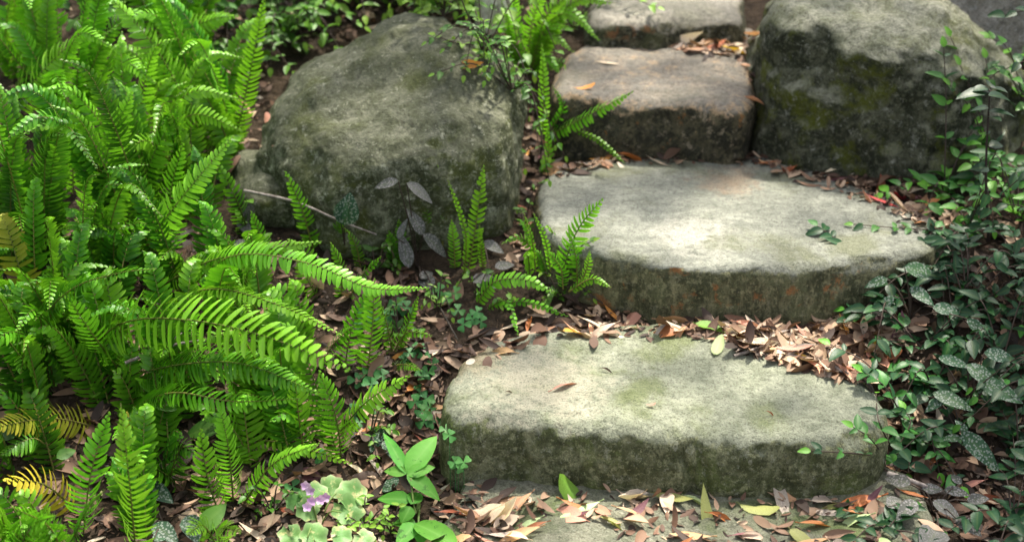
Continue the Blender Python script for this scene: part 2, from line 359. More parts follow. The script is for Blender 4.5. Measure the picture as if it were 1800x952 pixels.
pave = slab('paving_stone', [(740, 980), (800, 880), (815, 838), (880, 815), (1200, 800), (1560, 810), (1640, 900), (1640, 1060), (1300, 1120), (800, 1100)], .022, -.12, M_pave,
            'flat grey green paving stone strewn with leaves below the lowest step', r=.02, amp=.004, wob=.006, seed=3.1, cat='paving stone', group=None)
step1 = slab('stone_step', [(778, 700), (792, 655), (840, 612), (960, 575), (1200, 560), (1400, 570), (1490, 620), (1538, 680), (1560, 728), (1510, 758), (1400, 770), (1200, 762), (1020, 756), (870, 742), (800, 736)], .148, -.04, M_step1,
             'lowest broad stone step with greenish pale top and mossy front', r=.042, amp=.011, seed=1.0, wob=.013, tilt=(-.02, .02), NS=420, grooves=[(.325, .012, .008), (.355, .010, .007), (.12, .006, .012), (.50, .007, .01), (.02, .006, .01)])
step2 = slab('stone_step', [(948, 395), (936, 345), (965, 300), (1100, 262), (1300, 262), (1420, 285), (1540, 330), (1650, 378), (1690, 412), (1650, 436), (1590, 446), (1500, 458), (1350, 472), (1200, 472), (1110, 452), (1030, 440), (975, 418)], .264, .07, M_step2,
             'second stone step with swirled grey top and a worn patch painted sunlit white', r=.028, amp=.008, seed=2.0, wob=.011)
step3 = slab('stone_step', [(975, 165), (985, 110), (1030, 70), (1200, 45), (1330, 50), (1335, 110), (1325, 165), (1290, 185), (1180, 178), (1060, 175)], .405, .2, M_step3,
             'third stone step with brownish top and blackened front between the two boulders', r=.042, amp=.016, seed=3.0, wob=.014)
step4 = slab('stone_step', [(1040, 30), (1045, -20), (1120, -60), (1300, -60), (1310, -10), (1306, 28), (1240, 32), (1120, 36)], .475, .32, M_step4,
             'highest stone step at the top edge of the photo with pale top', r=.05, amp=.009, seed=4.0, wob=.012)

b_left = boulder('boulder', (-.255, .955, .275), (.335, .35, .305), M_bl, 'rounded dark mossy boulder on the fern side left of the steps',
                 cuts=[((-.12, -.5, 1), .245, .08), ((.12, -1, .05), .31, .08), ((1, -.25, -.02), .285, .06), ((-1, -.1, .8), .315, .08)], e=2.25, amp=.018, fine=.007, rotz=.1, seed=3.9, namp=.06, group='boulders beside the steps')
b_low = boulder('boulder', (-.53, .86, .2), (.13, .14, .13), M_bl, 'low dark stone half buried at the left foot of the rounded mossy boulder', e=2.5, amp=.012, fine=.005, rotz=.4, seed=12.2, group='boulders beside the steps', sub=5, namp=.03)
b_right = boulder('boulder', (.955, 1.19, .35), (.385, .43, .375), M_br, 'large rough boulder right of the third step with a pale sunlit shoulder',
                  cuts=[((-.35, -1, .12), .33, .05), ((.6, -.8, .5), .32, .09), ((.05, -.3, 1), .31, .09), ((.8, .05, .85), .245, .07)], e=2.45, amp=.018, fine=.010, rotz=-.05, seed=6.1, namp=.07, group='boulders beside the steps')
b_back = boulder('boulder', (1.36, 1.53, .46), (.36, .33, .52), M_back, 'pale grey rock behind the large rough boulder at the top right', cuts=[((-.3, -1, .2), .28, .05)], e=3, amp=.03, fine=.006, seed=9.3, group='boulders beside the steps')
b_small = boulder('boulder', (.575, 1.8, .47), (.06, .14, .13), M_br, 'small dark green stone wedged between the top step and the rough boulder', e=2.8, amp=.01, fine=.003, seed=4.7, group='boulders beside the steps', sub=5, namp=.02)

BVH = BVHTree.FromPolygons(SOLID_V, SOLID_F)
def hit(px, py):
    l, n, i, d = BVH.ray_cast(CAM, ray(px, py))
    return l, n
def drop(p, z0=1.6):
    l, n, i, d = BVH.ray_cast(Vector((p.x, p.y, z0)), Vector((0, 0, -1))); return l, n
#@@PLANTS
# ------------------------------------------------------------------ added tree out of view: leaves left out so sun falls on LIT spots
LIT = [(1195, 415, 130, 1), (880, 690, 120, .75), (1000, 660, 90, .8), (1440, 615, 190, 1.6), (1330, 590, 80, .6), (1680, 100, 110, 1), (1420, 40, 80, .5), (60, 60, 150, .6), (560, 20, 120, .5), (780, 40, 120, .8), (530, 610, 150, 1), (250, 320, 150, .9), (110, 240, 130, .8),
       (300, 150, 120, .7), (430, 120, 100, .9), (240, 800, 130, 1), (400, 800, 110, .9), (680, 690, 90, 1), (730, 830, 130, 1), (850, 380, 120, .8), (860, 260, 90, .5), (1000, 60, 150, .9), (960, 160, 110, .9),
       (580, 890, 120, .9), (850, 910, 130, .9), (1050, 900, 130, .7), (1250, 900, 130, .6), (1250, 690, 160, .35), (1400, 700, 120, .35), (1350, 380, 170, .6), (1050, 400, 90, .5), (620, 490, 120, .8), (960, 520, 90, .8), (1050, 560, 120, .6), (1200, 570, 120, .6),
       (1240, 85, 130, .6), (1180, 15, 120, .8), (1550, 380, 80, .5), (130, 550, 80, .5), (380, 560, 100, .6), (700, 150, 180, .3), (1750, 330, 70, .4)]
def lit_at(px, py): return min(1.0, sum(a * math.exp(-((px - x) ** 2 + ((py - y) * 1.5) ** 2) / (2 * (r * .62) ** 2)) for x, y, r, a in LIT))
M_bark = wood_mat('bark', (.05, .04, .03), (.12, .1, .08))
M_crown = leaf_mat('crown_leaf', [(0, (.03, .07, .015)), (1, (.07, .13, .03))], trans=.25, vein=0)
tree = empty('tree', Vector((3.4, 4.4, ground_h(3.4, 4.4))), 'added tree out of view above the steps with leaf gaps shaped for sun patches', 'tree')
mb = MB(); tr = [Vector((3.4, 4.4, ground_h(3.4, 4.4) - .1)), Vector((3.36, 4.3, 1.8)), Vector((3.1, 4.1, 3.0)), Vector((2.6, 3.7, 4.0)), Vector((1.6, 3.0, 4.7)), Vector((.4, 2.3, 5.0))]
tube(mb, spline(tr, 20), .16, .02, sides=9)
for k in range(9):
    a = spline(tr, 20)[11 + k]; e = a + Vector((rnd.uniform(-1.6, 1.6), rnd.uniform(-1.6, 1.2), rnd.uniform(-.5, .4)))
    tube(mb, spline([a, a.lerp(e, .5) + Vector((0, 0, .15)), e], 6), .035, .008, sides=5)
mb.build('trunk', M_bark, tree)
mb = MB()
for k in range(9500):
    gx, gy = rnd.uniform(-2.6, 2.8), rnd.uniform(-1.7, 3.4); gp = Vector((gx, gy, ground_h(gx, gy) + .12))
    px, py = to_px(gp); cov = .5 + .9 * noise.noise(Vector((gx * 3.3, gy * 3.3, 9)))
    if rnd.random() > (cov * .95 + .22) * (.45 if px < 430 else .7 if px < 700 else 1): continue
    if rnd.random() < lit_at(px, py) * 1.06: continue  # gap in the added canopy where a sun patch is wanted
    c = gp + SUNV * rnd.uniform(3.9, 5.2)
    d = Vector((rnd.gauss(0, 1), rnd.gauss(0, 1), rnd.gauss(-.4, .4))); nn = Vector((rnd.gauss(0, .45), rnd.gauss(0, .45), 1))
    leaf(mb, c, d, nn, rnd.uniform(.11, .18), rnd.uniform(.045, .075), 'lance', .1, .2, rnd.random())
mb.build('gobo_crown', M_crown, tree)

# ------------------------------------------------------------------ sword ferns
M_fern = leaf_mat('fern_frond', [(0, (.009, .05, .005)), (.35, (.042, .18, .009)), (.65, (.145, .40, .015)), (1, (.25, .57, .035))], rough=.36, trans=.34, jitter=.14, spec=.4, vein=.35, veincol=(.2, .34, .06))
M_yfern = leaf_mat('yellowing_frond', [(0, (.12, .17, .02)), (.5, (.34, .38, .03)), (1, (.66, .52, .05))], rough=.5, trans=.3, vein=.2, veincol=(.4, .35, .05))
M_rachis = leaf_mat('rachis', [(0, (.05, .10, .012)), (1, (.2, .17, .04))], rough=.5, trans=0, vein=0)
def frond_mesh(mb, P, hw, nh, tint=.55, n=None, droop=.35, tilt=.55, start=.06, r=random):
    """sword fern frond along the spline P: paired narrow pinnae of half width hw, facing nh"""
    Lh = sum((P[i + 1] - P[i]).length for i in range(len(P) - 1)); C = spline(P, 60); cum = [0.0]
    for a, b in zip(C, C[1:]): cum.append(cum[-1] + (b - a).length)
    Lh = cum[-1]; n = n or max(14, int(Lh / .0118)); sp = Lh / n
    tube(mb, C[::3], .0022, .0007, tint=r.uniform(.2, .9), sides=4, mi=1)
    def pos(u):
        d = u * Lh
        for i in range(60):
            if cum[i + 1] >= d or i == 59:
                f = (d - cum[i]) / max(1e-9, cum[i + 1] - cum[i]); return C[i].lerp(C[i + 1], f), (C[i + 1] - C[i]).normalized()
    for i in range(n):
        u = start + (1 - start) * (i + .3) / n
        prof = min(1, .62 + u * 2.2) * (1 - max(0, (u - .45) / .55) ** 1.9) if u > .03 else .6
        prof = max(.1, prof)
        p, t = pos(min(u, .995)); s = t.cross(nh).normalized(); m = s.cross(t).normalized()
        for sd in (-1, 1):
            if r.random() < .03: continue
            a = R(8 + 26 * u ** 2) + r.gauss(0, .07)
            d = s * (sd * math.cos(a)) + t * math.sin(a) + m * (.12 + r.gauss(0, .06))
            nn = m + t * (-tilt + r.gauss(0, .1)) + s * (-.1 * sd)
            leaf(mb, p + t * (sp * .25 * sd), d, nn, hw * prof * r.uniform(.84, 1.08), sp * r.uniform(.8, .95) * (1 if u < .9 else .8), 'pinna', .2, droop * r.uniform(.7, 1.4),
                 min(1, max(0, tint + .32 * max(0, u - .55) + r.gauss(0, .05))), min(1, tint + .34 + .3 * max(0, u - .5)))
FERN = {}; FN = {}
def fern(key, px, py, label, group='sword ferns on the left bank', at=None):
    l, n = hit(px, py)
    if at is not None: l = at
    FERN[key] = empty('sword_fern', l, label, 'fern', group); return FERN[key]
def frond(key, base, mids, tip, hwpx, tint=.55, face=None, droop=.35, tilt=.5, yellow=False, n=None, name='frond', label=None):
    """base pixel on the ground; mids and tip are (pixel x, pixel y, metres behind the base)"""
    r = random.Random(int(base[0] * 7 + base[1] * 13 + tip[0] * 3))
    b, _ = hit(*base) if len(base) == 2 else (at_y(base[0], base[1], base[2]), None)
    P = [b - Vector((0, 0, .01))]
    for (x, y, dy) in list(mids) + [tip]: P.append(at_y(x, y, b.y + dy))
    mid = P[len(P) // 2]; dist = (mid - CAM).dot(FWD)
    view = (CAM - mid).normalized(); nh = Vector(face).normalized() if face else (view * .75 + Vector((0, 0, .6)) + Vector((r.gauss(0, .22), 0, r.gauss(0, .1)))).normalized()
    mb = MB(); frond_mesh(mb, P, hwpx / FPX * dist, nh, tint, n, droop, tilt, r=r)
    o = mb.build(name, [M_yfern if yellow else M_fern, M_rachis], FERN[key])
    if label: o['label'] = label
    return o
def fill(key, k, Lr=(.28, .48), tint=(.15, .5), az=(0, 360), hw=(.03, .045), up=(.45, .85), spread=.05):
    f = FERN[key]
    for i in range(k):
        r = random.Random(hash((key, i)) % 99991 if False else sum(map(ord, key)) * 31 + i * 7)
        a = R(r.uniform(*az)); out = Vector((math.cos(a), math.sin(a), 0)); l = r.uniform(*Lr); u = r.uniform(*up)
        b = f.location + Vector((r.uniform(-spread, spread), r.uniform(-spread, spread), -.01))
        q = r.uniform(.35, 1.0); P = [b, b + out * (.2 * l * q) + Vector((0, 0, .42 * l * u / .65)), b + out * (.5 * l * q) + Vector((0, 0, .78 * l * u / .65)), b + out * (.85 * l * q) + Vector((0, 0, (.98 - .3 * q) * l * u / .65))]
        mb = MB(); vw = (CAM - b).normalized(); nh = (Vector((0, 0, .6)) + vw * .55 - out * .35 + Vector((r.gauss(0, .3), r.gauss(0, .3), 0))).normalized()
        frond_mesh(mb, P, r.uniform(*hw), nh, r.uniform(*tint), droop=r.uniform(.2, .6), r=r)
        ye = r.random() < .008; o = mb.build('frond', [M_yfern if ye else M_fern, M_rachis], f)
        if ye: o['label'] = 'yellowing frond'

fern('A', 395, 275, 'tall sword fern with one upright frond standing against the left edge of the mossy boulder')
frond('A', (408, 262), [(435, 150, -.02)], (466, -12, .0), 25, .62, face=(.35, -1, .5), tilt=.5)
frond('A', (372, 285), [(335, 195, -.03), (270, 80, -.03)], (185, -15, 0), 46, .55)
frond('A', (352, 215), [(352, 130, 0)], (345, 50, .03), 26, .38)
frond('A', (440, 410), [(415, 350, -.05)], (382, 285, -.04), 24, .42)
fill('A', 9, az=(60, 260), tint=(.2, .5))
fern('B', 250, 430, 'sword fern with a bright frond leaning right in front of the upright one')
frond('B', (222, 478), [(300, 372, -.08)], (411, 238, -.06), 36, .78, tilt=.2)
frond('B', (160, 410), [(185, 280, -.03)], (232, 160, .0), 46, .66)
frond('B', (232, 385), [(262, 290, -.03)], (313, 192, 0), 42, .66)
frond('B', (128, 340), [(128, 250, 0)], (132, 160, 0), 20, .7)
frond('B', (300, 440), [(300, 340, -.05)], (322, 250, -.05), 34, .4)
frond('B', (95, 430), [(90, 330, -.06)], (120, 240, -.06), 38, .5)
fill('B', 14, az=(20, 300), tint=(.15, .45))
fern('C', 120, 250, 'sword fern with broad arching fronds at the upper left of the bank')
frond('C', (-30, 260), [(45, 160, -.05), (105, 95, -.05)], (150, 62, -.06), 50, .72)
frond('C', (235, 235), [(205, 150, -.02)], (165, 48, 0), 42, .6)
frond('C', (215, 120), [(290, 72, -.05), (370, 35, -.07)], (420, 28, -.1), 38, .66)
frond('C', (10, 135), [(45, 75, 0)], (85, 15, .02), 26, .6)
frond('C', (300, 120), [(305, 55, 0)], (300, -5, 0), 26, .6)
frond('C', (60, 330), [(40, 280, -.02)], (28, 300, -.08), 22, .9, n=18)
frond('C', (250, 180), [(310, 130, -.04)], (390, 110, -.08), 34, .5)
fill('C', 16, az=(0, 360), tint=(.25, .6))
fern('D', 60, 480, 'dark sword fern at the left edge of the photo below the broad arching one')
frond('D', (0, 640), [(110, 520, -.12), (200, 482, -.2)], (275, 472, -.25), 40, .32, tilt=.6)
frond('D', (40, 500), [(60, 430, -.05)], (130, 395, -.12), 34, .35)
fill('D', 16, az=(30, 330), tint=(.1, .38), Lr=(.3, .45))
fern('E', 330, 520, 'sword fern with flat fronds stretching right toward the foot of the mossy boulder')
frond('E', (300, 540), [(400, 452, -.1), (540, 462, -.18), (650, 505, -.24)], (755, 506, -.32), 30, .66, tilt=.25)
frond('E', (240, 520), [(360, 462, -.1), (470, 438, -.14)], (566, 424, -.16), 36, .6, tilt=.45)
frond('E', (250, 545), [(370, 508, -.14), (500, 540, -.22)], (606, 592, -.3), 26, .72, face=(.1, -.25, 1))
frond('E', (560, 520), [(540, 490, -.01)], (522, 448, 0), 22, .62)
frond('E', (330, 530), [(400, 500, -.14)], (445, 560, -.3), 22, .75, face=(-.3, -.3, 1))
fill('E', 9, az=(100, 250), tint=(.15, .4), Lr=(.22, .36))
fern('F', 150, 640, 'sword fern with one pale broad frond drooping right over darker ones')
frond('F', (130, 640), [(210, 570, -.1), (330, 562, -.2), (470, 592, -.3)], (618, 650, -.42), 64, .7, face=(-.1, -.75, .9), droop=.25, n=38, label='broad pale green frond drooping to the right')
frond('F', (225, 665), [(165, 590, -.06)], (117, 518, -.08), 38, .7, n=24)
frond('F', (190, 660), [(320, 640, -.18), (430, 640, -.25)], (560, 690, -.36), 50, .3)
frond('F', (150, 600), [(60, 660, -.12)], (-30, 715, -.2), 52, .38, n=22, face=(.2, -.5, 1))
frond('F', (210, 720), [(300, 690, -.15), (410, 705, -.2)], (530, 700, -.26), 34, .5, tilt=.7)
frond('F', (230, 700), [(270, 660, -.05)], (290, 632, -.06), 32, .6)
fill('F', 12, az=(60, 320), tint=(.12, .4), Lr=(.25, .4))
fern('G', 215, 930, 'sword fern with two upright bright fronds side by side near the bottom left corner')
frond('G', (240, 990), [(228, 850, -.04)], (212, 708, -.0), 42, .78, droop=.5, n=30)
frond('G', (145, 935), [(160, 830, -.02)], (192, 722, .02), 40, .5, droop=.5)
frond('G', (120, 960), [(150, 900, -.05)], (185, 860, -.1), 26, .4)
fill('G', 5, az=(60, 200), tint=(.2, .5), Lr=(.15, .25))
fern('H', 400, 890, 'sword fern with a narrow upright frond between the twin fronds and the flowering weed')
frond('H', (410, 880), [(402, 790, -.02)], (384, 705, 0), 33, .85, droop=.5, n=24)
frond('H', (392, 915), [(365, 840, -.03)], (352, 752, -.02), 36, .55, droop=.5)
frond('H', (400, 990), [(360, 925, -.05)], (330, 940, -.14), 30, .7)
frond('H', (395, 990), [(385, 930, -.05)], (425, 935, -.14), 28, .7)
frond('H', (425, 880), [(480, 815, -.05)], (562, 778, -.1), 28, .8, tilt=.2)
fern('I', 560, 790, 'sword fern with a glossy bright frond pointing right over bare litter')
frond('I', (590, 760), [(645, 705, -.04)], (722, 658, -.06), 30, .9, tilt=.15)
frond('I', (535, 800), [(525, 730, -.02)], (518, 655, 0), 34, .55, droop=.5)
frond('I', (600, 800), [(590, 730, -.02)], (560, 650, 0), 34, .5)
frond('I', (400, 770), [(480, 775, -.03), (560, 795, -.05)], (620, 815, -.08), 20, .8, tilt=.7)
fill('I', 5, az=(120, 250), tint=(.2, .45), Lr=(.2, .3))
fern('J', 640, 640, 'sword fern with a pair of crossed upright fronds below the mossy boulder')
frond('J', (645, 650), [(655, 570, 0)], (658, 488, .02), 28, .6)
frond('J', (605, 640), [(620, 570, -.01)], (650, 505, .02), 26, .55)
frond('J', (560, 640), [(590, 600, -.03)], (625, 570, -.05), 20, .4)
fern('K', 60, 830, 'yellowing sword fern low at the left edge beside the twin fronds')
frond('K', (180, 745), [(90, 735, -.06)], (-20, 752, -.16), 40, .4, yellow=True, n=26, label='frond turning yellow')
frond('K', (135, 890), [(75, 850, -.04)], (5, 845, -.1), 40, .95, yellow=True, n=14, face=(0, -.6, 1))
frond('K', (100, 800), [(60, 770, -.04)], (0, 800, -.08), 38, .32, n=22)
frond('K', (20, 1010), [(50, 930, -.04)], (100, 905, -.1), 34, .5, n=22)
frond('K', (120, 1010), [(90, 930, -.04)], (20, 890, -.1), 34, .5, n=22)
fill('K', 4, az=(100, 260), tint=(.25, .55), Lr=(.12, .2))
fern('L', 545, 420, 'small sword fern with one lone upright frond before the lower left of the mossy boulder', group='small ferns between the stones')
frond('L', (552, 440), [(530, 365, -.01)], (500, 300, -.02), 20, .62)
frond('L', (585, 450), [(590, 420, 0)], (598, 382, 0), 20, .5)
frond('L', (635, 470), [(625, 430, -.01)], (605, 400, -.02), 12, .45)
fern('M', 800, 480, 'small fern tuft of slim upright fronds before the lower right of the mossy boulder', group='small ferns between the stones')
frond('M', (822, 478), [(838, 385, .0)], (850, 288, .02), 19, .68, tilt=.55)
frond('M', (778, 425), [(775, 350, 0)], (769, 288, 0), 8, .75)
frond('M', (815, 485), [(818, 410, -.02)], (787, 315, -.03), 7, .68)
frond('M', (800, 470), [(798, 430, 0)], (793, 385, 0), 14, .7)
frond('M', (850, 470), [(845, 430, 0)], (842, 395, 0), 8, .6)
frond('M', (755, 420), [(750, 370, 0)], (742, 330, 0), 12, .5)
frond('M', (715, 470), [(708, 430, 0)], (700, 385, 0), 18, .35)
frond('M', (690, 475), [(690, 440, 0)], (682, 405, 0), 16, .3)
fern('O', 965, 470, 'small fern with short thick fronds at the left end of the second step', group='small ferns between the stones')
frond('O', (942, 470, .52), [(935, 420, 0)], (920, 373, 0), 6, .7)
frond('O', (968, 470, .52), [(958, 420, 0)], (937, 374, 0), 7, .7)
frond('O', (985, 480, .5), [(1015, 405, -.01)], (1060, 348, -.03), 26, .6, tilt=.5)
frond('O', (1015, 490, .48), [(1012, 450, -.01)], (998, 402, 0), 11, .55)
frond('O', (1020, 490, .46), [(1032, 470, 0)], (1036, 440, 0), 10, .9, n=10)
frond('O', (990, 500, .46), [(985, 470, -.01)], (960, 440, -.02), 14, .5)
frond('O', (1000, 505, .44), [(1040, 490, -.02)], (1075, 505, -.05), 12, .55)
fill('O', 6, az=(150, 330), tint=(.4, .7), Lr=(.08, .13), hw=(.012, .018), spread=.05)
fern('Q', 880, 540, 'small fern with arching and trailing fronds at the top left corner of the lowest step', group='small ferns between the stones')
frond('Q', (835, 530), [(870, 495, -.02), (925, 492, -.04)], (975, 515, -.07), 20, .66, tilt=.3)
frond('Q', (850, 535), [(920, 530, -.03)], (1000, 556, -.08), 10, .5)
frond('Q', (850, 540), [(890, 530, -.03)], (912, 590, -.1), 9, .5)
frond('Q', (715, 545), [(760, 575, -.04)], (806, 622, -.1), 20, .5)
fern('T', 955, 240, 'small fern with fronds fanning across the front of the third step', group='small ferns between the stones')
frond('T', (925, 318, .98), [(962, 290, -.01)], (962, 222, 0), 13, .72, tilt=.6)
frond('T', (955, 236, 1.02), [(1030, 205, -.05)], (1114, 160, -.1), 22, .6, face=(-.35, -.5, 1), tilt=.5)
frond('T', (1010, 222, 1.0), [(1050, 245, -.03)], (1100, 288, -.07), 7, .5)
frond('T', (953, 240, 1.03), [(956, 160, -.02)], (952, 76, 0), 13, .72)
frond('T', (960, 230, 1.03), [(990, 190, -.02)], (970, 150, -.03), 10, .35)
fern('R', 690, 610, 'small dark fern with spreading fronds in the litter right of the crossed upright fronds', group='small ferns between the stones')
frond('R', (690, 615), [(715, 585, -.03)], (760, 590, -.07), 16, .45)
frond('R', (690, 615), [(680, 570, -.01)], (665, 530, -.02), 18, .5)
frond('R', (700, 610), [(720, 560, -.01)], (735, 520, -.02), 14, .4)
frond('R', (680, 640), [(710, 640, -.03)], (740, 650, -.06), 14, .5)
fern('S', 600, 500, 'small fern with short fronds behind the arching frond and before the low half buried stone', group='small ferns between the stones')
frond('S', (600, 520), [(600, 470, 0)], (580, 425, 0), 18, .45)
frond('S', (610, 520), [(640, 480, -.02)], (670, 450, -.03), 16, .4)
frond('S', (560, 500), [(540, 450, 0)], (505, 420, 0), 20, .5)
frond('S', (470, 470), [(460, 420, 0)], (440, 370, 0), 18, .5)
fern('U', 925, 110, 'leafy fern with many bright arching fronds beside the top step and the third step', group='small ferns between the stones')
for (tx, ty, mx, my, h, t_) in [(1010, 92, 960, 60, 16, .7), (1055, 72, 990, 20, 18, .75), (1082, 5, 1000, 10, 18, .6), (870, 30, 890, 60, 18, .6), (905, -20, 905, 50, 20, .6), (960, -20, 935, 40, 22, .7), (1010, -15, 960, 30, 20, .65), (860, 110, 895, 85, 15, .4), (1000, 45, 955, 55, 15, .75), (1030, 40, 975, 30, 16, .7), (900, 170, 905, 120, 14, .45), (1040, 145, 985, 110, 13, .4), (880, 0, 895, 40, 15, .5), (985, 130, 960, 100, 14, .55)]:
    frond('U', (925 + (tx - 925) * .06, 128), [(mx, my, -.03)], (tx, ty, -.06), h, t_)
for (nm, px, py, lab, az) in [('V', 190, 20, 'sword fern at the top edge of the photo behind the broad arching one', (0, 360)), ('W', -160, 350, 'sword fern just outside the left edge behind the dark one', (0, 360)), ('X', -130, 760, 'sword fern just outside the left edge beside the yellowing one', (30, 330)), ('Y', 30, -40, 'sword fern at the very top left corner', (0, 360)), ('Z', 330, 30, 'short sword fern behind the upright frond at the top edge', (30, 330))]:
    fern(nm, px, py, lab); fill(nm, 14 if nm != 'Z' else 9, az=az, tint=(.2, .55), Lr=(.25, .42) if nm != 'Z' else (.2, .28))

for (nm, px, py, lab, kw) in [('AA', 330, 700, 'shaded sword fern filling the gap under the pale drooping frond', dict(az=(60, 300), tint=(.25, .55), Lr=(.2, .32))),
        ('AB', 60, 700, 'sword fern spreading low at the left edge under the large leafed frond', dict(az=(30, 330), tint=(.2, .5), Lr=(.22, .34))),
        ('AC', 420, 560, 'low sword fern between the arching frond and the pale drooping frond', dict(az=(90, 330), tint=(.3, .65), Lr=(.16, .28))),
        ('AD', 180, 520, 'sword fern in the dark hollow in the middle of the left bank', dict(az=(0, 360), tint=(.15, .4), Lr=(.22, .36))),
        ('AE', 340, 380, 'sword fern crowded behind the bright leaning frond', dict(az=(60, 330), tint=(.35, .65), Lr=(.22, .34))),
        ('AF', 470, 730, 'sword fern with short fronds left of the glossy pointing frond', dict(az=(60, 320), tint=(.3, .65), Lr=(.15, .25))),
        ('AG', 40, 985, 'sword fern cut off by the bottom edge in the left corner', dict(az=(150, 390), tint=(.4, .65), Lr=(.1, .16))),
        ('AH', 290, 850, 'small sword fern in the gap between the twin upright fronds and the narrow one', dict(az=(60, 330), tint=(.2, .5), Lr=(.12, .2))),
        ('AI', 320, 100, 'bright sword fern at the top left between the arching fern and the upright frond', dict(az=(0, 360), tint=(.45, .8), Lr=(.24, .36))),
        ('AJ', 40, 130, 'bright sword fern at the upper left edge', dict(az=(0, 360), tint=(.45, .8), Lr=(.26, .4)))]:
    fern(nm, px, py, lab); fill(nm, 10, **kw)

for (nm, px, py, lab, kw) in [('AK', 270, 770, 'small sword fern in the dark gap right of the yellowing one', dict(az=(-40, 220), tint=(.3, .6), Lr=(.13, .22))),
        ('AL', 210, 690, 'sword fern close under the drooping frond at the left', dict(az=(60, 300), tint=(.35, .65), Lr=(.2, .3))),
        ('AM', 500, 640, 'low sword fern under the tip of the pale drooping frond', dict(az=(100, 350), tint=(.35, .65), Lr=(.12, .2))),
        ('AN', 455, 800, 'small sword fern between the narrow upright frond and the glossy pointing one', dict(az=(60, 200), tint=(.35, .65), Lr=(.1, .17))),
        ('AO', 60, 590, 'sword fern at the left edge in front of the dark one', dict(az=(40, 320), tint=(.35, .65), Lr=(.22, .34))),
        ('AP', 250, 330, 'bright sword fern in the middle of the upper bank', dict(az=(0, 360), tint=(.5, .8), Lr=(.3, .42)))]:
    fern(nm, px, py, lab); fill(nm, 8, **kw)
# ------------------------------------------------------------------ fallen leaves
RP = random.Random(5)
def flat_leaf_mat(name, c): return leaf_mat(name, [(0, tuple(v * .6 for v in c)), (.5, c), (1, tuple(min(1, v * 1.35) for v in c))], rough=.5, trans=.22, jitter=.28, spec=.4, vein=.35, veincol=tuple(min(1, v * 1.5 + .03) for v in c), blotch=(45, tuple(v * .45 for v in c), .6))
LC = {'tan': (.52, .30, .16), 'pale beige': (.68, .54, .38), 'salmon pink': (.60, .30, .20), 'russet': (.33, .11, .045), 'dark brown': (.085, .05, .032),
      'purple brown': (.2, .085, .095), 'grey brown': (.34, .28, .23), 'yellow': (.66, .44, .05), 'olive green': (.27, .28, .09), 'pale green': (.38, .48, .22), 'orange': (.58, .23, .05), 'bright green': (.13, .30, .03), 'red': (.5, .05, .05)}
LM = {k: flat_leaf_mat('dead_leaf_' + k.replace(' ', '_'), v) for k, v in LC.items()}
SHAPES = {'narrow': [('lance', .19, .5, .25, .5), ('lance', .22, .2, -.35, -.4), ('lance', .17, .35, .6, .9), ('lance', .24, -.4, .15, .3)],
          'broad': [('ovate', .42, .3, .2, .3), ('oval', .4, -.3, -.35, -.3), ('oval', .5, .25, .45, .5)],
          'curled': [('lance', .24, .9, .5, .9), ('ovate', .34, 1.0, -.5, -.7), ('lance', .2, 1.1, .4, -1.3)]}
LEAFMESH = {}
for c in LC:
    for sh, vs2 in SHAPES.items():
        for q, (prof, wd, fold, bend, tw) in enumerate(vs2):
            mb = MB(); leaf(mb, Vector((-.5, 0, 0)), Vector((1, 0, 0)), Vector((0, 0, 1)), 1.0, wd, prof, fold, bend, RP.uniform(.4, .8), RP.uniform(.5, 1.0), wave=.12, twist=tw)
            tube(mb, [Vector((-.6, 0, .02)), Vector((-.5, 0, 0))], .012, .012, .3, 4)
            zc = sum(v.z for v in mb.v) / len(mb.v); LEAFMESH[c, sh, q] = mb.mesh('fallen_leaf', LM[c], Vector((0, 0, zc)))
USED = {}
def put_leaf(px, py, c, sh, L_, yaw, label, group=None, lift=.004, tilt=None):
    l, n = hit(px, py)
    if l is None: return None
    key = (round(l.x / .03), round(l.y / .03)); k = USED.get(key, 0); USED[key] = k + 1
    o = bpy.data.objects.new('fallen_leaf', LEAFMESH[c, sh, RP.randrange(len(SHAPES[sh]))]); COL.objects.link(o)
    n = (n * .6 + Vector((0, 0, .4)) + Vector((RP.gauss(0, .13), RP.gauss(0, .13), 0))).normalized() if tilt is None else Vector(tilt).normalized()
    ax = Vector((math.cos(yaw), math.sin(yaw), 0)); ax = (ax - n * ax.dot(n)).normalized(); ay = n.cross(ax)
    q = Matrix(((ax.x, ay.x, n.x), (ax.y, ay.y, n.y), (ax.z, ay.z, n.z))).to_quaternion()
    o.location = l + Vector((0, 0, lift + .0045 * k)); o.rotation_mode = 'QUATERNION'; o.rotation_quaternion = q; o.scale = (L_, L_, L_)
    return tag(o, label, 'leaf', group)
def inside(p, poly):
    x, y = p; r = False
    for i in range(len(poly)):
        (x1, y1), (x2, y2) = poly[i - 1], poly[i]
        if (y1 > y) != (y2 > y) and x < (x2 - x1) * (y - y1) / (y2 - y1) + x1: r = not r
    return r
def sample(poly, r):
    xs_ = [p[0] for p in poly]; ys_ = [p[1] for p in poly]
    while True:
        p = (r.uniform(min(xs_), max(xs_)), r.uniform(min(ys_), max(ys_)))
        if inside(p, poly): return p
WARM = ['tan'] * 7 + ['pale beige'] * 6 + ['salmon pink'] * 4 + ['russet'] * 2 + ['grey brown'] * 3 + ['purple brown'] + ['yellow', 'olive green', 'orange', 'dark brown']
DARK = ['russet'] * 4 + ['dark brown'] * 4 + ['tan'] * 3 + ['purple brown'] * 2 + ['salmon pink', 'grey brown', 'pale beige', 'orange']
MIXED = ['tan'] * 4 + ['salmon pink'] * 3 + ['pale beige'] * 3 + ['olive green'] * 2 + ['russet'] * 3 + ['purple brown'] * 2 + ['grey brown'] * 2 + ['pale green', 'orange']
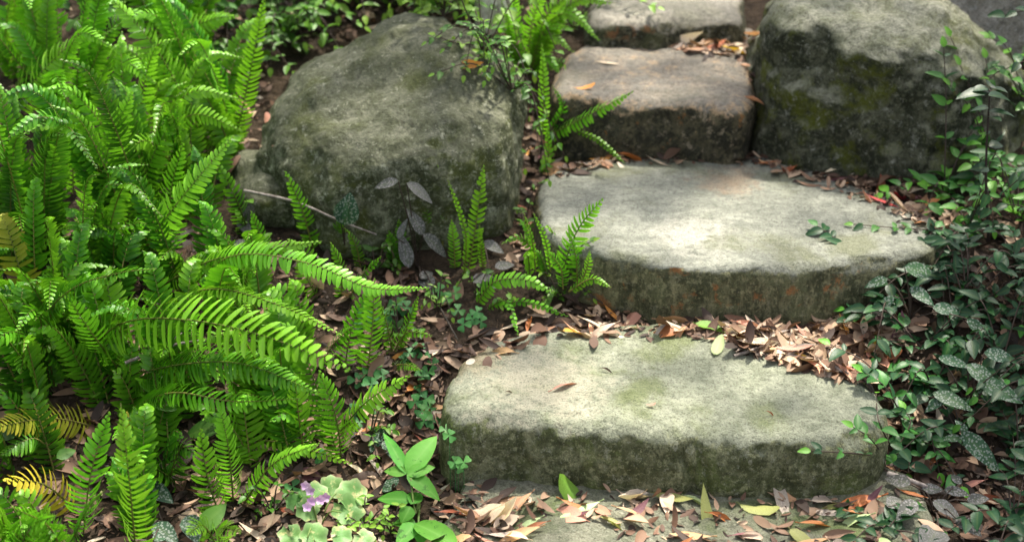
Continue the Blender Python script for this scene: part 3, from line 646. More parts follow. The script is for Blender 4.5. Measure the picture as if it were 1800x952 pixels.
PATCH = [('in the drift at the back of the lowest step', [(1290, 555), (1500, 548), (1590, 580), (1570, 660), (1500, 672), (1400, 640), (1290, 610)], 150, (.055, .085), WARM + ['salmon pink'] * 3),
         ('along the foot of the second step', [(960, 535), (1080, 548), (1300, 552), (1300, 605), (1200, 592), (1060, 595), (950, 585)], 42, (.045, .08), WARM),
         ('on the back left corner of the lowest step', [(800, 600), (930, 565), (990, 590), (880, 625), (810, 650)], 12, (.05, .08), MIXED),
         ('in front of the lowest step', [(900, 872), (1150, 868), (1500, 872), (1560, 880), (1560, 975), (1120, 975), (1060, 915), (960, 915), (880, 975)], 60, (.062, .095), MIXED),
         ('on the soil left of the lowest paving', [(755, 855), (830, 845), (920, 890), (900, 975), (760, 975)], 22, (.065, .1), WARM),
         ('along the foot of the third step', [(960, 262), (1100, 258), (1330, 262), (1440, 300), (1400, 302), (1280, 284), (1080, 292), (960, 315)], 34, (.045, .075), DARK + ['pale beige', 'orange', 'tan']),
         ('between the rough boulder and the second step', [(1330, 285), (1440, 292), (1580, 335), (1680, 372), (1720, 410), (1640, 405), (1540, 362), (1400, 318)], 30, (.045, .08), DARK + ['tan', 'pale beige', 'red']),
         ('at the back of the third step', [(1150, 72), (1230, 58), (1325, 60), (1328, 100), (1270, 100), (1180, 88)], 26, (.045, .08), WARM),
         ('in the crack between the third step and the rough boulder', [(1300, 90), (1330, 90), (1335, 180), (1318, 180)], 6, (.04, .06), WARM),
         ('in the gap between the mossy boulder and the second step', [(905, 190), (945, 190), (950, 330), (940, 470), (880, 480), (915, 330)], 18, (.035, .06), DARK + ['salmon pink', 'pale beige']),
         ('on the soil between the ferns and the lowest step', [(640, 600), (790, 600), (780, 820), (660, 860), (640, 720)], 34, (.045, .075), DARK + ['tan', 'salmon pink', 'grey brown']),
         ('on the soil under the flowering weed', [(440, 830), (660, 830), (680, 975), (440, 975)], 16, (.05, .08), DARK + ['tan', 'tan']),
         ('under the creeping plants on the right', [(1560, 600), (1790, 700), (1790, 960), (1590, 960), (1560, 800)], 26, (.05, .08), DARK + ['tan', 'grey brown']),
         ('beside the left edge of the mossy boulder', [(395, 140), (470, 110), (480, 260), (410, 280)], 8, (.04, .06), DARK + ['salmon pink'])]
cnt = 0; r = random.Random(21)
for where, poly, n, lr, cols in PATCH:
    for i in range(int(n * .575)):
        for _ in range(12):
            p = sample(poly, r); l, nn = hit(*p)
            if l and nn.z > .55: break
        c = r.choice(cols); sh = r.choice(['narrow', 'narrow', 'narrow', 'broad', 'curled'])
        L_ = r.uniform(*lr) * r.choice([.85, 1.15, 1.4]); L_ *= .75 if sh == 'broad' else 1
        put_leaf(p[0], p[1], c, sh, L_, r.choice([0, math.pi]) + r.gauss(0, .7), f'{c} {sh} fallen leaf {where}', 'fallen leaves ' + where); cnt += 1
# leaves one can point at
for (px, py, c, sh, L_, yaw, lab, tl) in [
    (830, 122, 'orange', 'curled', .075, -.35, 'orange brown curled leaf lying on top of the mossy boulder', None),
    (1003, 676, 'salmon pink', 'narrow', .085, .55, 'pinkish narrow leaf alone on the pale left part of the lowest step', None),
    (1005, 872, 'bright green', 'broad', .095, 2.3, 'green leaf with a russet tip propped up in front of the lowest step', (.2, -.6, .8)),
    (1555, 357, 'red', 'narrow', .075, -.45, 'crimson leaf on the right end of the second step', None),
    (1468, 300, 'pale beige', 'narrow', .05, .5, 'pale stick-like leaf leaning at the base of the rough boulder', None),
    (1262, 612, 'pale green', 'broad', .06, 1.2, 'pale green oval leaf on the back edge of the lowest step', None),
    (1252, 582, 'bright green', 'broad', .07, -.4, 'bright green leaf among the tan litter at the foot of the second step', None),
    (1012, 590, 'yellow', 'broad', .055, .3, 'yellow leaf at the back left of the lowest step', None),
    (1240, 905, 'olive green', 'narrow', .11, 1.75, 'long olive green leaf pointing up in the litter in front of the lowest step', (.1, -.5, .8)),
    (1120, 885, 'pale beige', 'narrow', .085, -.75, 'cream wrinkled leaf on the bare paving in front of the lowest step', None),
    (1130, 912, 'tan', 'narrow', .1, -.2, 'large tan leaf lying flat on the bare paving below the cream one', None),
    (850, 905, 'pale beige', 'broad', .13, -.65, 'large cream leaf on the litter beside the broad leaved weed', None),
    (1200, 75, 'pale beige', 'narrow', .12, .35, 'long cream bark strip of a leaf at the back of the third step', None),
    (1070, 113, 'pale beige', 'narrow', .06, -.25, 'short cream leaf alone on top of the third step', None),
    (1030, 157, 'orange', 'broad', .05, .1, 'rusty leaf at the left front edge of the third step', None),
    (470, 212, 'salmon pink', 'broad', .045, 1.5, 'pink leaf against the left edge of the mossy boulder', None),
    (1330, 942, 'purple brown', 'narrow', .09, .15, 'purple leaf at the bottom edge of the photo in the litter', None),
    (1440, 655, 'salmon pink', 'narrow', .085, -.8, 'pinkish leaf hanging over the back right of the lowest step from the drift', None),
    (895, 692, 'dark brown', 'curled', .02, .6, 'tiny dark leaf scrap on the pale left part of the lowest step', None),
    (1067, 653, 'dark brown', 'curled', .025, -.3, 'tiny black leaf scrap near the middle of the lowest step', None),
    (1355, 730, 'russet', 'curled', .02, 0, 'tiny russet leaf scrap on the right part of the lowest step', None),
    (1145, 715, 'salmon pink', 'broad', .018, 0, 'tiny pink leaf scrap at the front middle of the lowest step', None)]:
    put_leaf(px, py, c, sh, L_, yaw, lab, tilt=tl, lift=.006)
# crumbled litter between the whole leaves
M_crumb = leaf_mat('leaf_crumbs', [(0, (.02, .014, .01)), (.3, (.06, .036, .025)), (.5, (.16, .085, .05)), (.7, (.3, .2, .13)), (.85, (.5, .36, .24)), (1, (.6, .52, .42))], rough=.7, trans=.1, vein=0)
mb = MB()
def crumb(l, n, sz, ab=(1.6, 2.2)): leaf(mb, l + n * r.uniform(.001, .006), Vector((r.gauss(0, 1), r.gauss(0, 1), r.gauss(0, .2))), n + Vector((r.gauss(0, .35), r.gauss(0, .35), 0)), sz, sz * r.uniform(.25, .5), r.choice(['lance', 'ovate', 'oval']), r.uniform(-.5, .8), r.uniform(-.6, .8), min(1, max(0, r.betavariate(*ab))))
for where, poly, n, lr, cols in PATCH:
    for i in range(n * (9 if n > 100 else 4 if n == 60 else 8)):
        l, nn = hit(*sample(poly, r))
        if l and nn.z > .6: crumb(l, nn, r.uniform(.008, .03) if r.random() < (.4 if n > 100 else .7) else r.uniform(.035, .065), (2.6, 1.7) if n > 100 else (1.8, 1.9))
for poly, n in [([(0, 380), (640, 420), (800, 520), (790, 975), (0, 975)], 3600), ([(1480, 300), (1799, 300), (1799, 975), (1560, 975), (1560, 560), (1480, 480)], 1500), ([(400, 0), (950, 0), (950, 120), (800, 60), (500, 60), (400, 280)], 700)]:
    for i in range(n):
        l, nn = hit(*sample(poly, r))
        if l and nn.z > .75 and abs(l.z - ground_h(l.x, l.y)) < .03: crumb(l, nn, r.uniform(.005, .022) if r.random() < .7 else r.uniform(.03, .065))
for i in range(5200):
    x, y = r.uniform(-1.7, 1.8), r.uniform(-.6, 2.9)
    if -.12 < x < .7 and -.4 < y < 1.9: continue
    l, nn = drop(Vector((x, y, 0)))
    if l and nn.z > .75 and abs(l.z - ground_h(x, y)) < .03 and r.random() < .8: crumb(l, nn, r.uniform(.006, .028) if r.random() < .75 else r.uniform(.03, .06))
tag(mb.build('leaf_litter', M_crumb), 'crumbled dry leaf litter scattered over the soil and step edges', 'litter', kind='stuff')

# ------------------------------------------------------------------ twigs
M_twig = wood_mat('twig_wood', (.16, .13, .11), (.32, .28, .25)); M_dtwig = wood_mat('dark_twig', (.03, .025, .02), (.07, .055, .04))
def twig(pts, r0, label, m=None, forks=()):
    P = []
    for (x, y, lift) in pts:
        l, n = hit(x, y); v = (CAM - l); P.append(l + v.normalized() * lift + Vector((0, 0, r0)))
    mb = MB(); tube(mb, spline(P, 14), r0, r0 * .5, sides=6)
    for (a, b, c) in forks:
        q = P[a]; e, _ = hit(b[0], b[1]); e = e + (CAM - e).normalized() * b[2]; tube(mb, [q, q.lerp(e, .5) + Vector((0, 0, .006)), e], r0 * .7, r0 * .35, sides=5)
    return tag(mb.build('twig', m or M_twig, origin=P[0]), label, 'twig')
twig([(430, 338, .02), (520, 358, .04), (600, 392, .04), (662, 415, .02)], .004, 'brown bare twig lying slantwise across the foot of the mossy boulder')
twig([(220, 640, .16), (300, 610, .18), (370, 600, .18), (440, 602, .16)], .0035, 'grey bare twig caught under the pale drooping frond', forks=[(1, (320, 585, .2), 0)])
twig([(222, 455, .16), (210, 400, .17), (195, 345, .18)], .003, 'thin grey forked twig standing among the left ferns', forks=[(0, (245, 380, .18), 0)])
twig([(1290, 628, .004), (1335, 612, .006), (1380, 580, .012), (1420, 590, .01)], .0035, 'grey forked twig on the drift of tan leaves', forks=[(1, (1350, 590, .012), 0)])
twig([(1452, 640, .01), (1490, 660, .008), (1522, 676, .006)], .0045, 'cream stick at the right rear corner of the lowest step')
twig([(1560, 838, .02), (1600, 850, .02), (1660, 872, .02)], .007, 'weathered split stick under the creeping plants at the lower right')
twig([(750, 500, .03), (775, 545, .02), (805, 600, .015)], .003, 'thin brown stem leaning between the mossy boulder and the lowest step', M_dtwig)
twig([(940, 498, .01), (1010, 505, .012), (1060, 535, .01)], .0025, 'reddish root curling at the lower left of the second step', M_dtwig)

# ------------------------------------------------------------------ weeds and creeping plants
M_green = leaf_mat('bright_weed_leaf', [(0, (.04, .17, .02)), (.5, (.085, .31, .03)), (1, (.17, .43, .06))], rough=.55, spec=.25, trans=.4, vein=.4, veincol=(.25, .5, .12), blotch=(55, (.05, .17, .02), .6))
M_clover = leaf_mat('clover_leaf', [(0, (.025, .12, .03)), (.5, (.05, .21, .05)), (1, (.13, .36, .08))], rough=.5, trans=.3, vein=.12)
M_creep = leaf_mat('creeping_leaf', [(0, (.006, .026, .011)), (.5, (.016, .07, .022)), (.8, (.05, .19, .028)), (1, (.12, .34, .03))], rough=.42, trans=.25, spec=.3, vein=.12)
M_lush = leaf_mat('lush_leaf', [(0, (.02, .075, .01)), (.5, (.08, .22, .02)), (1, (.25, .44, .045))], rough=.45, trans=.35, vein=.15)
M_spot = leaf_mat('spotted_leaf', [(0, (.045, .055, .045)), (.5, (.075, .08, .07)), (1, (.12, .125, .11))], rough=.55, trans=.15, spec=.25, spots=(240, (.19, .18, .18), .56), vein=.1)
M_spotg = leaf_mat('spotted_green_leaf', [(0, (.012, .04, .02)), (.5, (.025, .075, .035)), (1, (.05, .12, .05))], rough=.5, trans=.2, spec=.25, spots=(210, (.19, .23, .19), .58), vein=.1)
M_stem = leaf_mat('green_stem', [(0, (.05, .10, .02)), (1, (.14, .22, .04))], rough=.5, trans=0, vein=0); M_bstem = leaf_mat('brown_stem', [(0, (.03, .02, .015)), (1, (.09, .06, .04))], rough=.7, trans=0, vein=0)
M_varieg = leaf_mat('variegated_leaf', [(0, (.10, .26, .05)), (.5, (.2, .38, .12)), (1, (.48, .52, .28))], rough=.5, trans=.3, vein=.1, blotch=(55, (.42, .46, .18), .54))
M_petal = leaf_mat('pink_petal', [(0, (.5, .22, .55)), (1, (.8, .6, .82))], rough=.6, trans=.3, vein=0)
def plant(name, px, py, label, cat='plant', group=None):
    l, n = hit(px, py); return empty(name, l, label, cat, group)
def P3(px, py, lift):
    l, n = hit(px, py); return l + (CAM - l).normalized() * lift
# broad leaved weed, every leaf a part: (base px, tip px, width m, lift base, lift tip)
wd = plant('broadleaf_weed', 738, 870, 'bright green broad leaved weed with pointed leaves in the lower middle', 'weed')
mb = MB(); tube(mb, spline([wd.location, P3(730, 900, .05), P3(722, 840, .12)], 8), .003, .002, .7); tube(mb, [wd.location, P3(735, 925, .05)], .003, .002, .7); mb.build('stem', M_stem, wd)
for (b, t_, wid, lb, lt, ti, pr) in [((714, 832), (676, 748), .026, .12, .15, .45, 'ovate'), ((716, 830), (766, 758), .045, .12, .15, .8, 'ovate'), ((716, 832), (772, 868), .035, .12, .1, .55, 'ovate'), ((714, 832), (676, 822), .026, .12, .13, .65, 'ovate'),
                        ((716, 834), (762, 815), .03, .12, .13, .8, 'ovate'), ((722, 880), (664, 868), .034, .08, .09, .4, 'ovate'), ((722, 885), (740, 858), .03, .08, .08, .3, 'ovate'), ((722, 890), (706, 915), .03, .08, .06, .4, 'ovate'), ((730, 920), (792, 938), .046, .05, .06, .6, 'oval'), ((730, 920), (700, 950), .035, .05, .05, .55, 'ovate'), ((730, 918), (690, 915), .024, .05, .05, .5, 'ovate'), ((732, 918), (750, 960), .03, .05, .04, .5, 'ovate')]:
    a = P3(*b, lb); e = P3(t_[0], t_[1], lt); mb = MB(); leaf(mb, a, e - a, (CAM - a).normalized() * .5 + Vector((.1, 0, .8)), (e - a).length * 1.06, wid, pr, .25, .25, ti, ti + .15); mb.build('leaf', M_green, wd)
# flowering weed
fw = plant('flowering_plant', 560, 930, 'low plant with pale mottled round leaves and tiny pink flowers at the bottom', 'flowering plant')
mb = MB()
for (x, y) in [(545, 880), (600, 860), (600, 900), (540, 945)]: tube(mb, spline([fw.location, (fw.location + P3(x, y, .07)) * .5 + Vector((0, 0, .02)), P3(x, y, .07)], 6), .0018, .0012, .8)
mb.build('stem', M_stem, fw)
def round_leaf(mb, c, rad, nrm, tint, lobes=7, r_=random):
    n = nrm.normalized(); s = n.orthogonal().normalized(); t = n.cross(s); K = 28; vs_ = [c - n * rad * .12]; tt = [tint * .6]; rot = r_.uniform(0, 6)
    for k in range(K):
        g = 2 * math.pi * k / K; q = rad * (1 + .09 * math.cos(g * lobes)) * (.55 if k == 0 else 1); vs_.append(c + (s * math.cos(g + rot) + t * math.sin(g + rot)) * q * .6 + n * rad * .05 * math.cos(g * lobes * .5)); tt.append(tint)
    for k in range(K):
        g = 2 * math.pi * k / K; q = rad * (1 + .09 * math.cos(g * lobes)) * (.3 if k == 0 else 1); vs_.append(c + (s * math.cos(g + rot) + t * math.sin(g + rot)) * q + n * rad * .14 * math.cos(g * lobes * .5)); tt.append(min(1, tint + .45))
    fs = [(0, 1 + k, 1 + (k + 1) % K) for k in range(K)] + [(1 + k, 1 + K + k, 1 + K + (k + 1) % K, 1 + (k + 1) % K) for k in range(K)]
    mb.add(vs_, fs, tt, 0.0)
for (x, y, rad, ti) in [(583, 855, .024, .3), (618, 868, .03, .35), (612, 895, .03, .1), (552, 868, .028, .3), (520, 880, .02, .15), (540, 895, .022, .2), (512, 942, .024, .2), (552, 940, .025, .25), (600, 940, .02, .3), (640, 945, .02, .5)]:
    c = P3(x, y, .06); mb = MB(); round_leaf(mb, c, rad, (CAM - c).normalized() + Vector((rnd.gauss(0, .3), rnd.gauss(0, .2), .7)), ti, r_=rnd); mb.build('leaf', M_varieg, fw)
for (x, y) in [(537, 853), (545, 862), (548, 880), (563, 878), (540, 890), (572, 874)]:
    c = P3(x, y, .09); mb = MB(); n0 = (CAM - c).normalized()
    for k in range(5):
        g = k * 1.2566; d = n0.orthogonal().normalized(); d = Matrix.Rotation(g, 3, n0) @ d; leaf(mb, c, d + n0 * .3, n0, .011, .008, 'oval', .2, -.2, rnd.uniform(.1, .9))
    mb.build('flower', M_petal, fw)
# clovers
def clover(spots, label, tint=.5, size=.012):
    c0 = plant('clover', spots[0][0], spots[0][1], label, 'clover', 'clovers between the ferns and the lowest step'); r = random.Random(spots[0][0])
    for (x, y) in spots:
        c = P3(x, y, r.uniform(.012, .03)); n0 = ((CAM - c).normalized() + Vector((r.gauss(0, .25), r.gauss(0, .25), .5))).normalized(); mb = MB(); g0 = r.uniform(0, 6)
        l, _ = drop(c); tube(mb, [l, c], .0009, .0007, .5, 4)
        for k in range(3):
            d = Matrix.Rotation(g0 + k * 2.094, 3, n0) @ n0.orthogonal().normalized()
            leaf(mb, c, d + n0 * .1, n0, size * r.uniform(.9, 1.2), size * 1.15, 'heart', .25, .2, min(1, max(0, tint + r.gauss(0, .12))))
        mb.build('leaf', M_clover, c0)
clover([(700, 545), (685, 552), (715, 540), (695, 535)], 'dark green clover below the right foot of the mossy boulder', .4, .016)
clover([(640, 660), (625, 668), (660, 648), (652, 675), (672, 660)], 'clover patch just under the crossed upright fronds', .45, .016)
clover([(750, 700), (738, 690), (756, 715), (742, 722), (730, 705), (760, 740), (745, 740), (740, 660), (752, 655)], 'clover climbing beside the left end of the lowest step', .6, .015)
clover([(790, 765), (783, 755)], 'single pale clover on the left face of the lowest step', .85, .013)
clover([(800, 812), (815, 812), (805, 820)], 'pale clover at the bottom left corner of the lowest step', .9, .013)
clover([(830, 560), (815, 570), (845, 565), (838, 548), (805, 545)], 'small clover at the back left corner of the lowest step', .6, .014)
clover([(770, 510), (800, 515), (785, 525)], 'small clover under the slim fern tuft', .8, .015)
clover([(640, 545), (655, 560), (630, 570)], 'dark clover behind the crossed upright fronds', .35, .014)
clover([(720, 620), (735, 610), (712, 632), (745, 628), (760, 640)], 'scattered clover on the litter above the left end of the lowest step', .4, .013)
clover([(620, 720), (640, 712), (650, 730), (632, 742)], 'clover hidden under the glossy pointing frond', .5, .014)
clover([(515, 855), (500, 800), (560, 800)], 'sparse clover between the upright fern and the flowering plant', .6, .015)
# spotted leaf plants: each leaf a part
def spotted(leaves, px, py, label, m, lift=.05, W=.5):
    o = plant('spotted_plant', px, py, label, 'plant', 'plants with pale spotted leaves'); mb = MB()
    for (bx, by, tx, ty, lf) in leaves: tube(mb, spline([o.location, (o.location + P3(bx, by, lf)) * .5 + Vector((0, 0, .015)), P3(bx, by, lf)], 5), .0018, .0012, .3)
    mb.build('stem', M_bstem, o); r = random.Random(int(px))
    for (bx, by, tx, ty, lf) in leaves:
        a = P3(bx, by, lf); e = P3(tx, ty, lf * r.uniform(.85, 1.1)); mb = MB()
        leaf(mb, a, e - a, (CAM - a).normalized() * .6 + Vector((r.gauss(0, .15), 0, .6)), (e - a).length * 1.05, (e - a).length * W * r.uniform(.9, 1.15), 'ovate', .2, .25, r.uniform(.3, .9)); mb.build('leaf', m, o)
spotted([(605, 395, 616, 345, .05), (596, 385, 604, 352, .05)], 606, 430, 'single round spotted leaf standing before the mossy boulder', M_spotg, W=.7)
spotted([(744, 412, 722, 368, .07), (744, 412, 792, 448, .06), (700, 318, 655, 325, .08), (715, 322, 768, 352, .08), (700, 420, 712, 385, .06), (720, 470, 705, 410, .05), (740, 490, 762, 470, .05), (760, 505, 735, 475, .04)], 735, 470, 'grey spotted plant with drooping leaves against the front of the mossy boulder', M_spot, W=.4)
spotted([(850, 425, 885, 440, .03), (870, 470, 905, 460, .03), (830, 495, 870, 480, .03)], 860, 485, 'faded spotted plant beside the slim fern tuft at the boulder foot', M_spot)
spotted([(680, 770, 640, 755, .03), (680, 770, 690, 800, .03), (670, 760, 650, 790, .03)], 668, 800, 'small spotted plant left of the broad leaved weed', M_spotg, W=.6)
spotted([(695, 855, 680, 835, .02), (690, 860, 668, 850, .02)], 690, 865, 'tiny spotted seedling under the broad leaved weed', M_spotg, W=.7)
spotted([(255, 850, 300, 875, .05), (270, 920, 310, 945, .05), (330, 905, 345, 945, .05), (270, 950, 300, 930, .05)], 290, 930, 'dark spotted plant between the twin upright fronds and the next fern', M_spotg, W=.6)
spotted([(430, 355, 445, 395, .05), (420, 385, 440, 410, .05), (410, 430, 445, 425, .05)], 425, 420, 'grey spotted plant beside the low half buried stone', M_spot)
spotted([(1650, 628, 1705, 640, .1), (1700, 640, 1760, 680, .1), (1720, 670, 1800, 700, .1), (1640, 690, 1710, 712, .08), (1660, 700, 1625, 720, .08), (1730, 620, 1790, 628, .1)], 1700, 720, 'spotted plant with the palest leaves in the middle of the right edge', M_spotg, W=.42)
spotted([(1690, 758, 1758, 822, .09), (1690, 770, 1655, 768, .07), (1700, 760, 1680, 735, .08)], 1690, 800, 'spotted plant with one large netted leaf at the lower right', M_spotg, W=.42)
spotted([(1600, 850, 1555, 835, .05), (1620, 860, 1660, 855, .06), (1640, 880, 1690, 905, .06), (1660, 860, 1705, 865, .06), (1610, 880, 1580, 905, .05), (1680, 910, 1725, 935, .06), (1650, 930, 1630, 950, .05), (1700, 880, 1740, 870, .06), (1560, 890, 1590, 870, .04), (1690, 850, 1670, 830, .06)], 1640, 900, 'dusky spotted plant with many small leaves near the bottom right corner', M_spot, W=.5)
spotted([(1560, 490, 1520, 500, .06), (1600, 505, 1640, 530, .08), (1570, 520, 1545, 545, .06), (1640, 540, 1690, 545, .08), (1590, 470, 1650, 480, .08), (1700, 560, 1740, 590, .08)], 1600, 560, 'shaded spotted plant at the right end of the second step', M_spotg, W=.45)
# creeping plants: runners with paired leaves
def runner(mb, mbs, P, pairs, Lf, r, tint=(.2, .7), rise=.5, mat_stem=0):
    C = spline(P, 24); tube(mbs, C, .0018, .001, .4, 5)
    for k in range(pairs):
        i = min(23, int(24 * (k + .6) / pairs)); p = C[i]; t = (C[i + 1] - C[i]).normalized(); s = t.cross(Vector((0, 0, 1))).normalized()
        for sd in (-1, 1):
            d = s * sd * r.uniform(.6, 1) + t * r.uniform(.1, .7) + Vector((0, 0, r.uniform(-.05, rise))); l = Lf * r.uniform(.45, 1.25)
            leaf(mb, p, d, Vector((r.gauss(0, .35), r.gauss(-.25, .35), 1)), l, l * r.uniform(.42, .56), 'ovate', .35, r.uniform(.05, .5), r.uniform(*tint))
    leaf(mb, C[-1], C[-1] - C[-2], Vector((0, -.4, 1)), Lf * .7, Lf * .4, 'ovate', .3, .2, min(1, tint[1] + .25))
def creeper(px, py, label, k, reach, Lf, tint=(.2, .7), up=(.05, .16), m=None, name='creeping_plant', cat='plant', pts=None, group='creeping plants along the right side', pairs=7, dirs=(0, 360)):
    o = plant(name, px, py, label, cat, group); r = random.Random(int(px * 3 + py)); mb = MB(); mbs = MB()
    for (P) in (pts or []): runner(mb, mbs, [P3(*q) for q in P], pairs, Lf, r, tint)
    for i in range(k):
        a = R(r.uniform(*dirs)); out = Vector((math.cos(a), math.sin(a), 0)); l = r.uniform(*reach); u = r.uniform(*up)
        e = o.location + out * l; g1, _ = drop(e); e = g1 + Vector((0, 0, u * r.uniform(.3, 1))); mid = o.location.lerp(e, .5) + Vector((0, 0, u))
        runner(mb, mbs, [o.location, mid, e], r.randint(max(3, pairs - 3), pairs + 1), Lf, r, tint)
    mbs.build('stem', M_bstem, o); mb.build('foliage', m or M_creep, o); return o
creeper(1700, 405, 'leafy runner reaching left onto the right end of the second step', 2, (.06, .12), .03, (.45, .85), pts=[[(1700, 405, .01), (1600, 402, .012), (1500, 394, .014)]], pairs=7)
creeper(1560, 800, 'leafy runner reaching left across the front of the lowest step', 0, (.1, .15), .036, (.4, .8), pts=[[(1575, 805, .02), (1500, 796, .03), (1425, 792, .03)], [(1570, 790, .03), (1545, 740, .05), (1540, 690, .06)], [(1575, 790, .03), (1600, 745, .06), (1590, 720, .07)], [(1560, 810, .03), (1530, 770, .05), (1500, 750, .05)]], pairs=4)
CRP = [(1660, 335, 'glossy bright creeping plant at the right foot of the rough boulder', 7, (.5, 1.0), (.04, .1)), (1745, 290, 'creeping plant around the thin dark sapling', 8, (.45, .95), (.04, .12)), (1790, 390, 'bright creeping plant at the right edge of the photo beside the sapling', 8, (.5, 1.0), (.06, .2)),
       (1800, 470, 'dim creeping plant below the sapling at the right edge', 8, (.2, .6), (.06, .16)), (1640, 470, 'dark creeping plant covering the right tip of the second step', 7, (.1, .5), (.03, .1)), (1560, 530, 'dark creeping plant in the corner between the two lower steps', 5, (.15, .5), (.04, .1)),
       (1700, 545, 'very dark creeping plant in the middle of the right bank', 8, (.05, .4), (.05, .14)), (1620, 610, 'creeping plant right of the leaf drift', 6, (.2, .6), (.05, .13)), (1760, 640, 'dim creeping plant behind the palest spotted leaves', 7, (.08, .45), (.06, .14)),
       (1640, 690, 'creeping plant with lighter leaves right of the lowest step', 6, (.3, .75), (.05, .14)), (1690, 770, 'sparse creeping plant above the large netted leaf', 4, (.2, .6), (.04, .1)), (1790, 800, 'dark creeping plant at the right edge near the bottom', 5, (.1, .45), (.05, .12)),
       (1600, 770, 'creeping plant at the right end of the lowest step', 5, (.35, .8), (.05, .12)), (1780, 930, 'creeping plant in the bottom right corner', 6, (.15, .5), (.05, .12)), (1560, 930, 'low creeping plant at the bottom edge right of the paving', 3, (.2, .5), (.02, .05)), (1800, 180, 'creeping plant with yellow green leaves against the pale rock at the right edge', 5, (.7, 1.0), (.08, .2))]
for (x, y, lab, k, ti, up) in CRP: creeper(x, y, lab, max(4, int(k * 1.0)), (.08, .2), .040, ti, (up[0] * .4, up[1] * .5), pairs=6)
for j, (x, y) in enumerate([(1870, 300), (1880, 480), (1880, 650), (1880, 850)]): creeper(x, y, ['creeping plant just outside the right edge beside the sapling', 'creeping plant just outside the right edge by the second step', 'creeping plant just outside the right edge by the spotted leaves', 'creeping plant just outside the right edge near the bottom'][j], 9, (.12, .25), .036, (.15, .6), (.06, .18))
for (x, y, lab, k, ti, up, L_) in [(700, 590, 'tiny dark weed in the litter under the mossy boulder', 4, (.1, .45), (.02, .06), .022), (770, 550, 'tiny green weed between the slim fern tuft and the lowest step', 4, (.4, .8), (.02, .06), .02), (840, 520, 'tiny weed at the foot of the slim fern tuft', 4, (.2, .7), (.02, .05), .02), (660, 480, 'tiny dark weed at the base of the mossy boulder', 4, (.05, .4), (.02, .06), .024),
                                    (480, 620, 'tiny weed under the pale drooping frond', 4, (.2, .5), (.02, .06), .024), (650, 780, 'tiny weed below the glossy pointing frond', 4, (.4, .8), (.02, .05), .018), (480, 900, 'tiny weed left of the flowering plant', 4, (.3, .7), (.02, .05), .02), (640, 930, 'tiny bright weed right of the flowering plant', 5, (.6, 1), (.02, .05), .018), (690, 940, 'tiny bright weed at the bottom edge under the broad leaved weed', 4, (.6, 1), (.02, .05), .018), (920, 400, 'tiny weed in the gap at the left end of the second step', 3, (.3, .7), (.02, .04), .018), (985, 525, 'tiny weed at the lower left corner of the second step', 6, (.3, .8), (.02, .06), .022)]:
    creeper(x, y, lab, k, (.03, .08), L_, ti, up, m=M_lush, name='small_weed', cat='weed', group='tiny weeds in the litter', pairs=4)
# sapling
sp_ = plant('sapling', 1738, 425, 'thin dark sapling with a flat leafy top before the pale rock', 'sapling'); mb = MB(); z0 = sp_.location
top = at_y(1740, 158, z0.y + .02); tube(mb, spline([z0, at_y(1733, 300, z0.y), top], 10), .0035, .0018, .1); mb.build('stem', M_bstem, sp_); mb = MB()
for (x, y, wd_) in [(1690, 155, .022), (1800, 162, .024), (1770, 150, .02), (1710, 150, .02), (1745, 145, .02), (1785, 190, .018), (1705, 185, .018), (1760, 200, .018), (1720, 230, .018), (1765, 250, .02), (1715, 290, .02)]:
    e = at_y(x, y, z0.y + rnd.uniform(-.05, .05)); a = at_y(1738, min(400, y + 6), z0.y); leaf(mb, a, e - a, Vector((rnd.gauss(0, .2), rnd.gauss(-.2, .2), 1)), (e - a).length * 1.05, wd_ * 1.3, 'ovate', .2, .4, rnd.uniform(0, .3))
mb.build('foliage', M_creep, sp_)
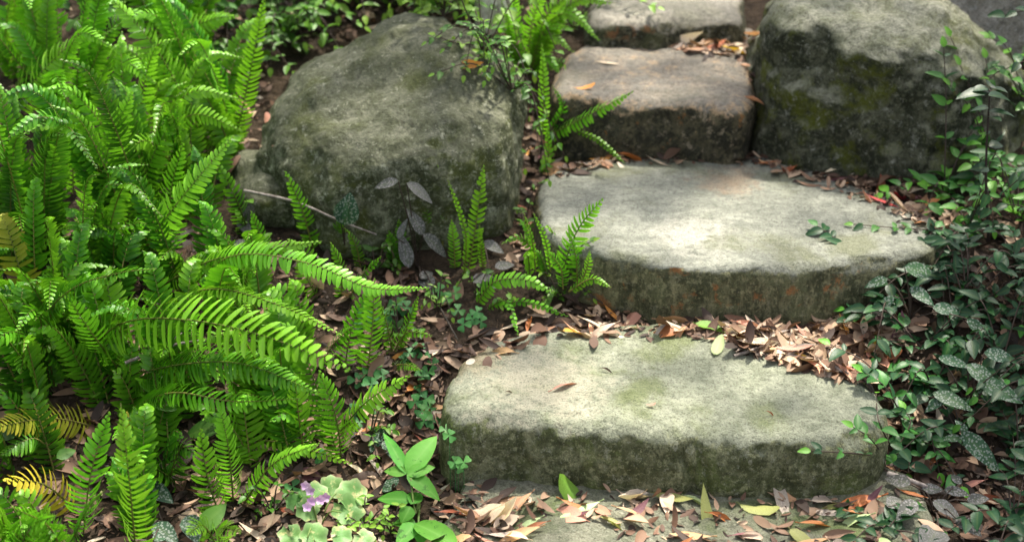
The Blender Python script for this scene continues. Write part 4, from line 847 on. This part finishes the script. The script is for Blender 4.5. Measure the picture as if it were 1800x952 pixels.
# greenery behind the boulders
for (x, y, lab, k, ti, up, L_) in [(690, 15, 'leafy green weed directly behind the top of the mossy boulder', 8, (.4, .95), (.08, .2), .04), (780, 30, 'dense bright weed behind the right shoulder of the mossy boulder', 9, (.4, .95), (.08, .22), .04), (560, -5, 'leafy weed behind the left shoulder of the mossy boulder', 9, (.3, .75), (.08, .25), .045), (470, 20, 'weed with mid green leaves behind the tall upright frond', 9, (.25, .65), (.08, .25), .045),
                                (850, 95, 'fine leaved weed hanging over the right edge of the mossy boulder', 8, (.35, .85), (.05, .16), .026), (900, 160, 'dark fine leaved weed in the gap above the second step', 6, (.1, .5), (.04, .12), .024), (640, -60, 'shaded weed at the top edge behind the mossy boulder', 9, (.35, .8), (.1, .3), .05), (800, -60, 'bright weed at the top edge beside the pale trunk', 9, (.4, .95), (.1, .3), .05), (980, -60, 'bright weed at the top edge left of the highest step', 9, (.4, .95), (.1, .3), .045), (500, 75, 'low weed at the left shoulder of the mossy boulder', 8, (.25, .65), (.04, .12), .035), (620, 5, 'weed with lit leaves touching the top of the mossy boulder', 14, (.5, 1.0), (.06, .16), .04), (740, 20, 'bright weed in the middle of the foliage behind the mossy boulder', 10, (.5, 1.0), (.06, .18), .04), (820, 20, 'bright weed at the left foot of the pale trunk', 9, (.5, 1.0), (.05, .14), .035), (520, -60, 'shaded weed at the top edge above the upright frond', 10, (.3, .75), (.1, .3), .05), (720, -80, 'lit weed at the very top behind the mossy boulder', 10, (.4, .95), (.1, .3), .05), (430, 130, 'small dark weed at the left side of the mossy boulder', 6, (.1, .5), (.03, .1), .03), (1010, 50, 'bright weed at the left end of the highest step', 6, (.5, 1), (.03, .1), .03), (400, 60, 'dark weed between the arching fern and the mossy boulder', 7, (.05, .4), (.06, .2), .04)]:
    creeper(x, y, lab, k + 4, (.08, .24), L_, ti, up, m=M_lush, name='leafy_weed', cat='weed', group='weeds behind the mossy boulder')
creeper(870, 120, 'bright weed spray draped over the right shoulder of the mossy boulder', 0, (.1, .1), .03, (.6, 1), m=M_lush, name='leafy_weed', cat='weed', group='weeds behind the mossy boulder', pts=[[(850, 80, .03), (800, 75, .02), (765, 62, .02)], [(860, 90, .03), (840, 95, .02), (855, 130, .02)]], pairs=4)
# pale trunk behind the leafy fern
M_pale = wood_mat('pale_bark', (.38, .35, .27), (.7, .68, .58), (120, 120, 40)); l, _ = hit(868, 62); bt = tag(empty('tree_stump', l, 'pale streaked tree trunk base behind the leafy fern at the top edge', 'tree trunk'), None); mb = MB()
q = [l + Vector((0, .05, -.05)), l + Vector((0, .06, .15)), l + Vector((.01, .08, .5)), l + Vector((.03, .1, 1.4))]; tube(mb, spline(q, 16), .052, .04, sides=14); mb.build('trunk', M_pale, bt)
# ground cover that nobody could count, further back and to the sides
mb = MB(); r = random.Random(77)
for i in range(9000):
    x, y = r.uniform(-4.5, 4.8), r.uniform(-1.2, 7.5)
    inpath = -.55 < x < 1.35 and y < 2.25
    if inpath or (x < -.5 and y < 1.7 and x > -2 and r.random() < .6) or (1.35 <= x < 1.6 and r.random() < .5): continue
    if -1.0 < x < 1.35 and y < -.3: continue
    z = ground_h(x, y); a = r.uniform(0, 6.28); Lf = r.uniform(.04, .08)
    leaf(mb, Vector((x, y, z + r.uniform(.01, .2) * min(1, max(.1, abs(x - .3) - .5)))), Vector((math.cos(a), math.sin(a), r.uniform(-.3, .6))), Vector((r.gauss(0, .4), r.gauss(-.2, .4), 1)), Lf, Lf * .55, 'ovate', .2, .3, r.uniform(.1, .6))
tag(mb.build('ground_cover', M_lush), 'leafy ground cover filling the slope behind and beside the planting', 'ground cover', kind='stuff')
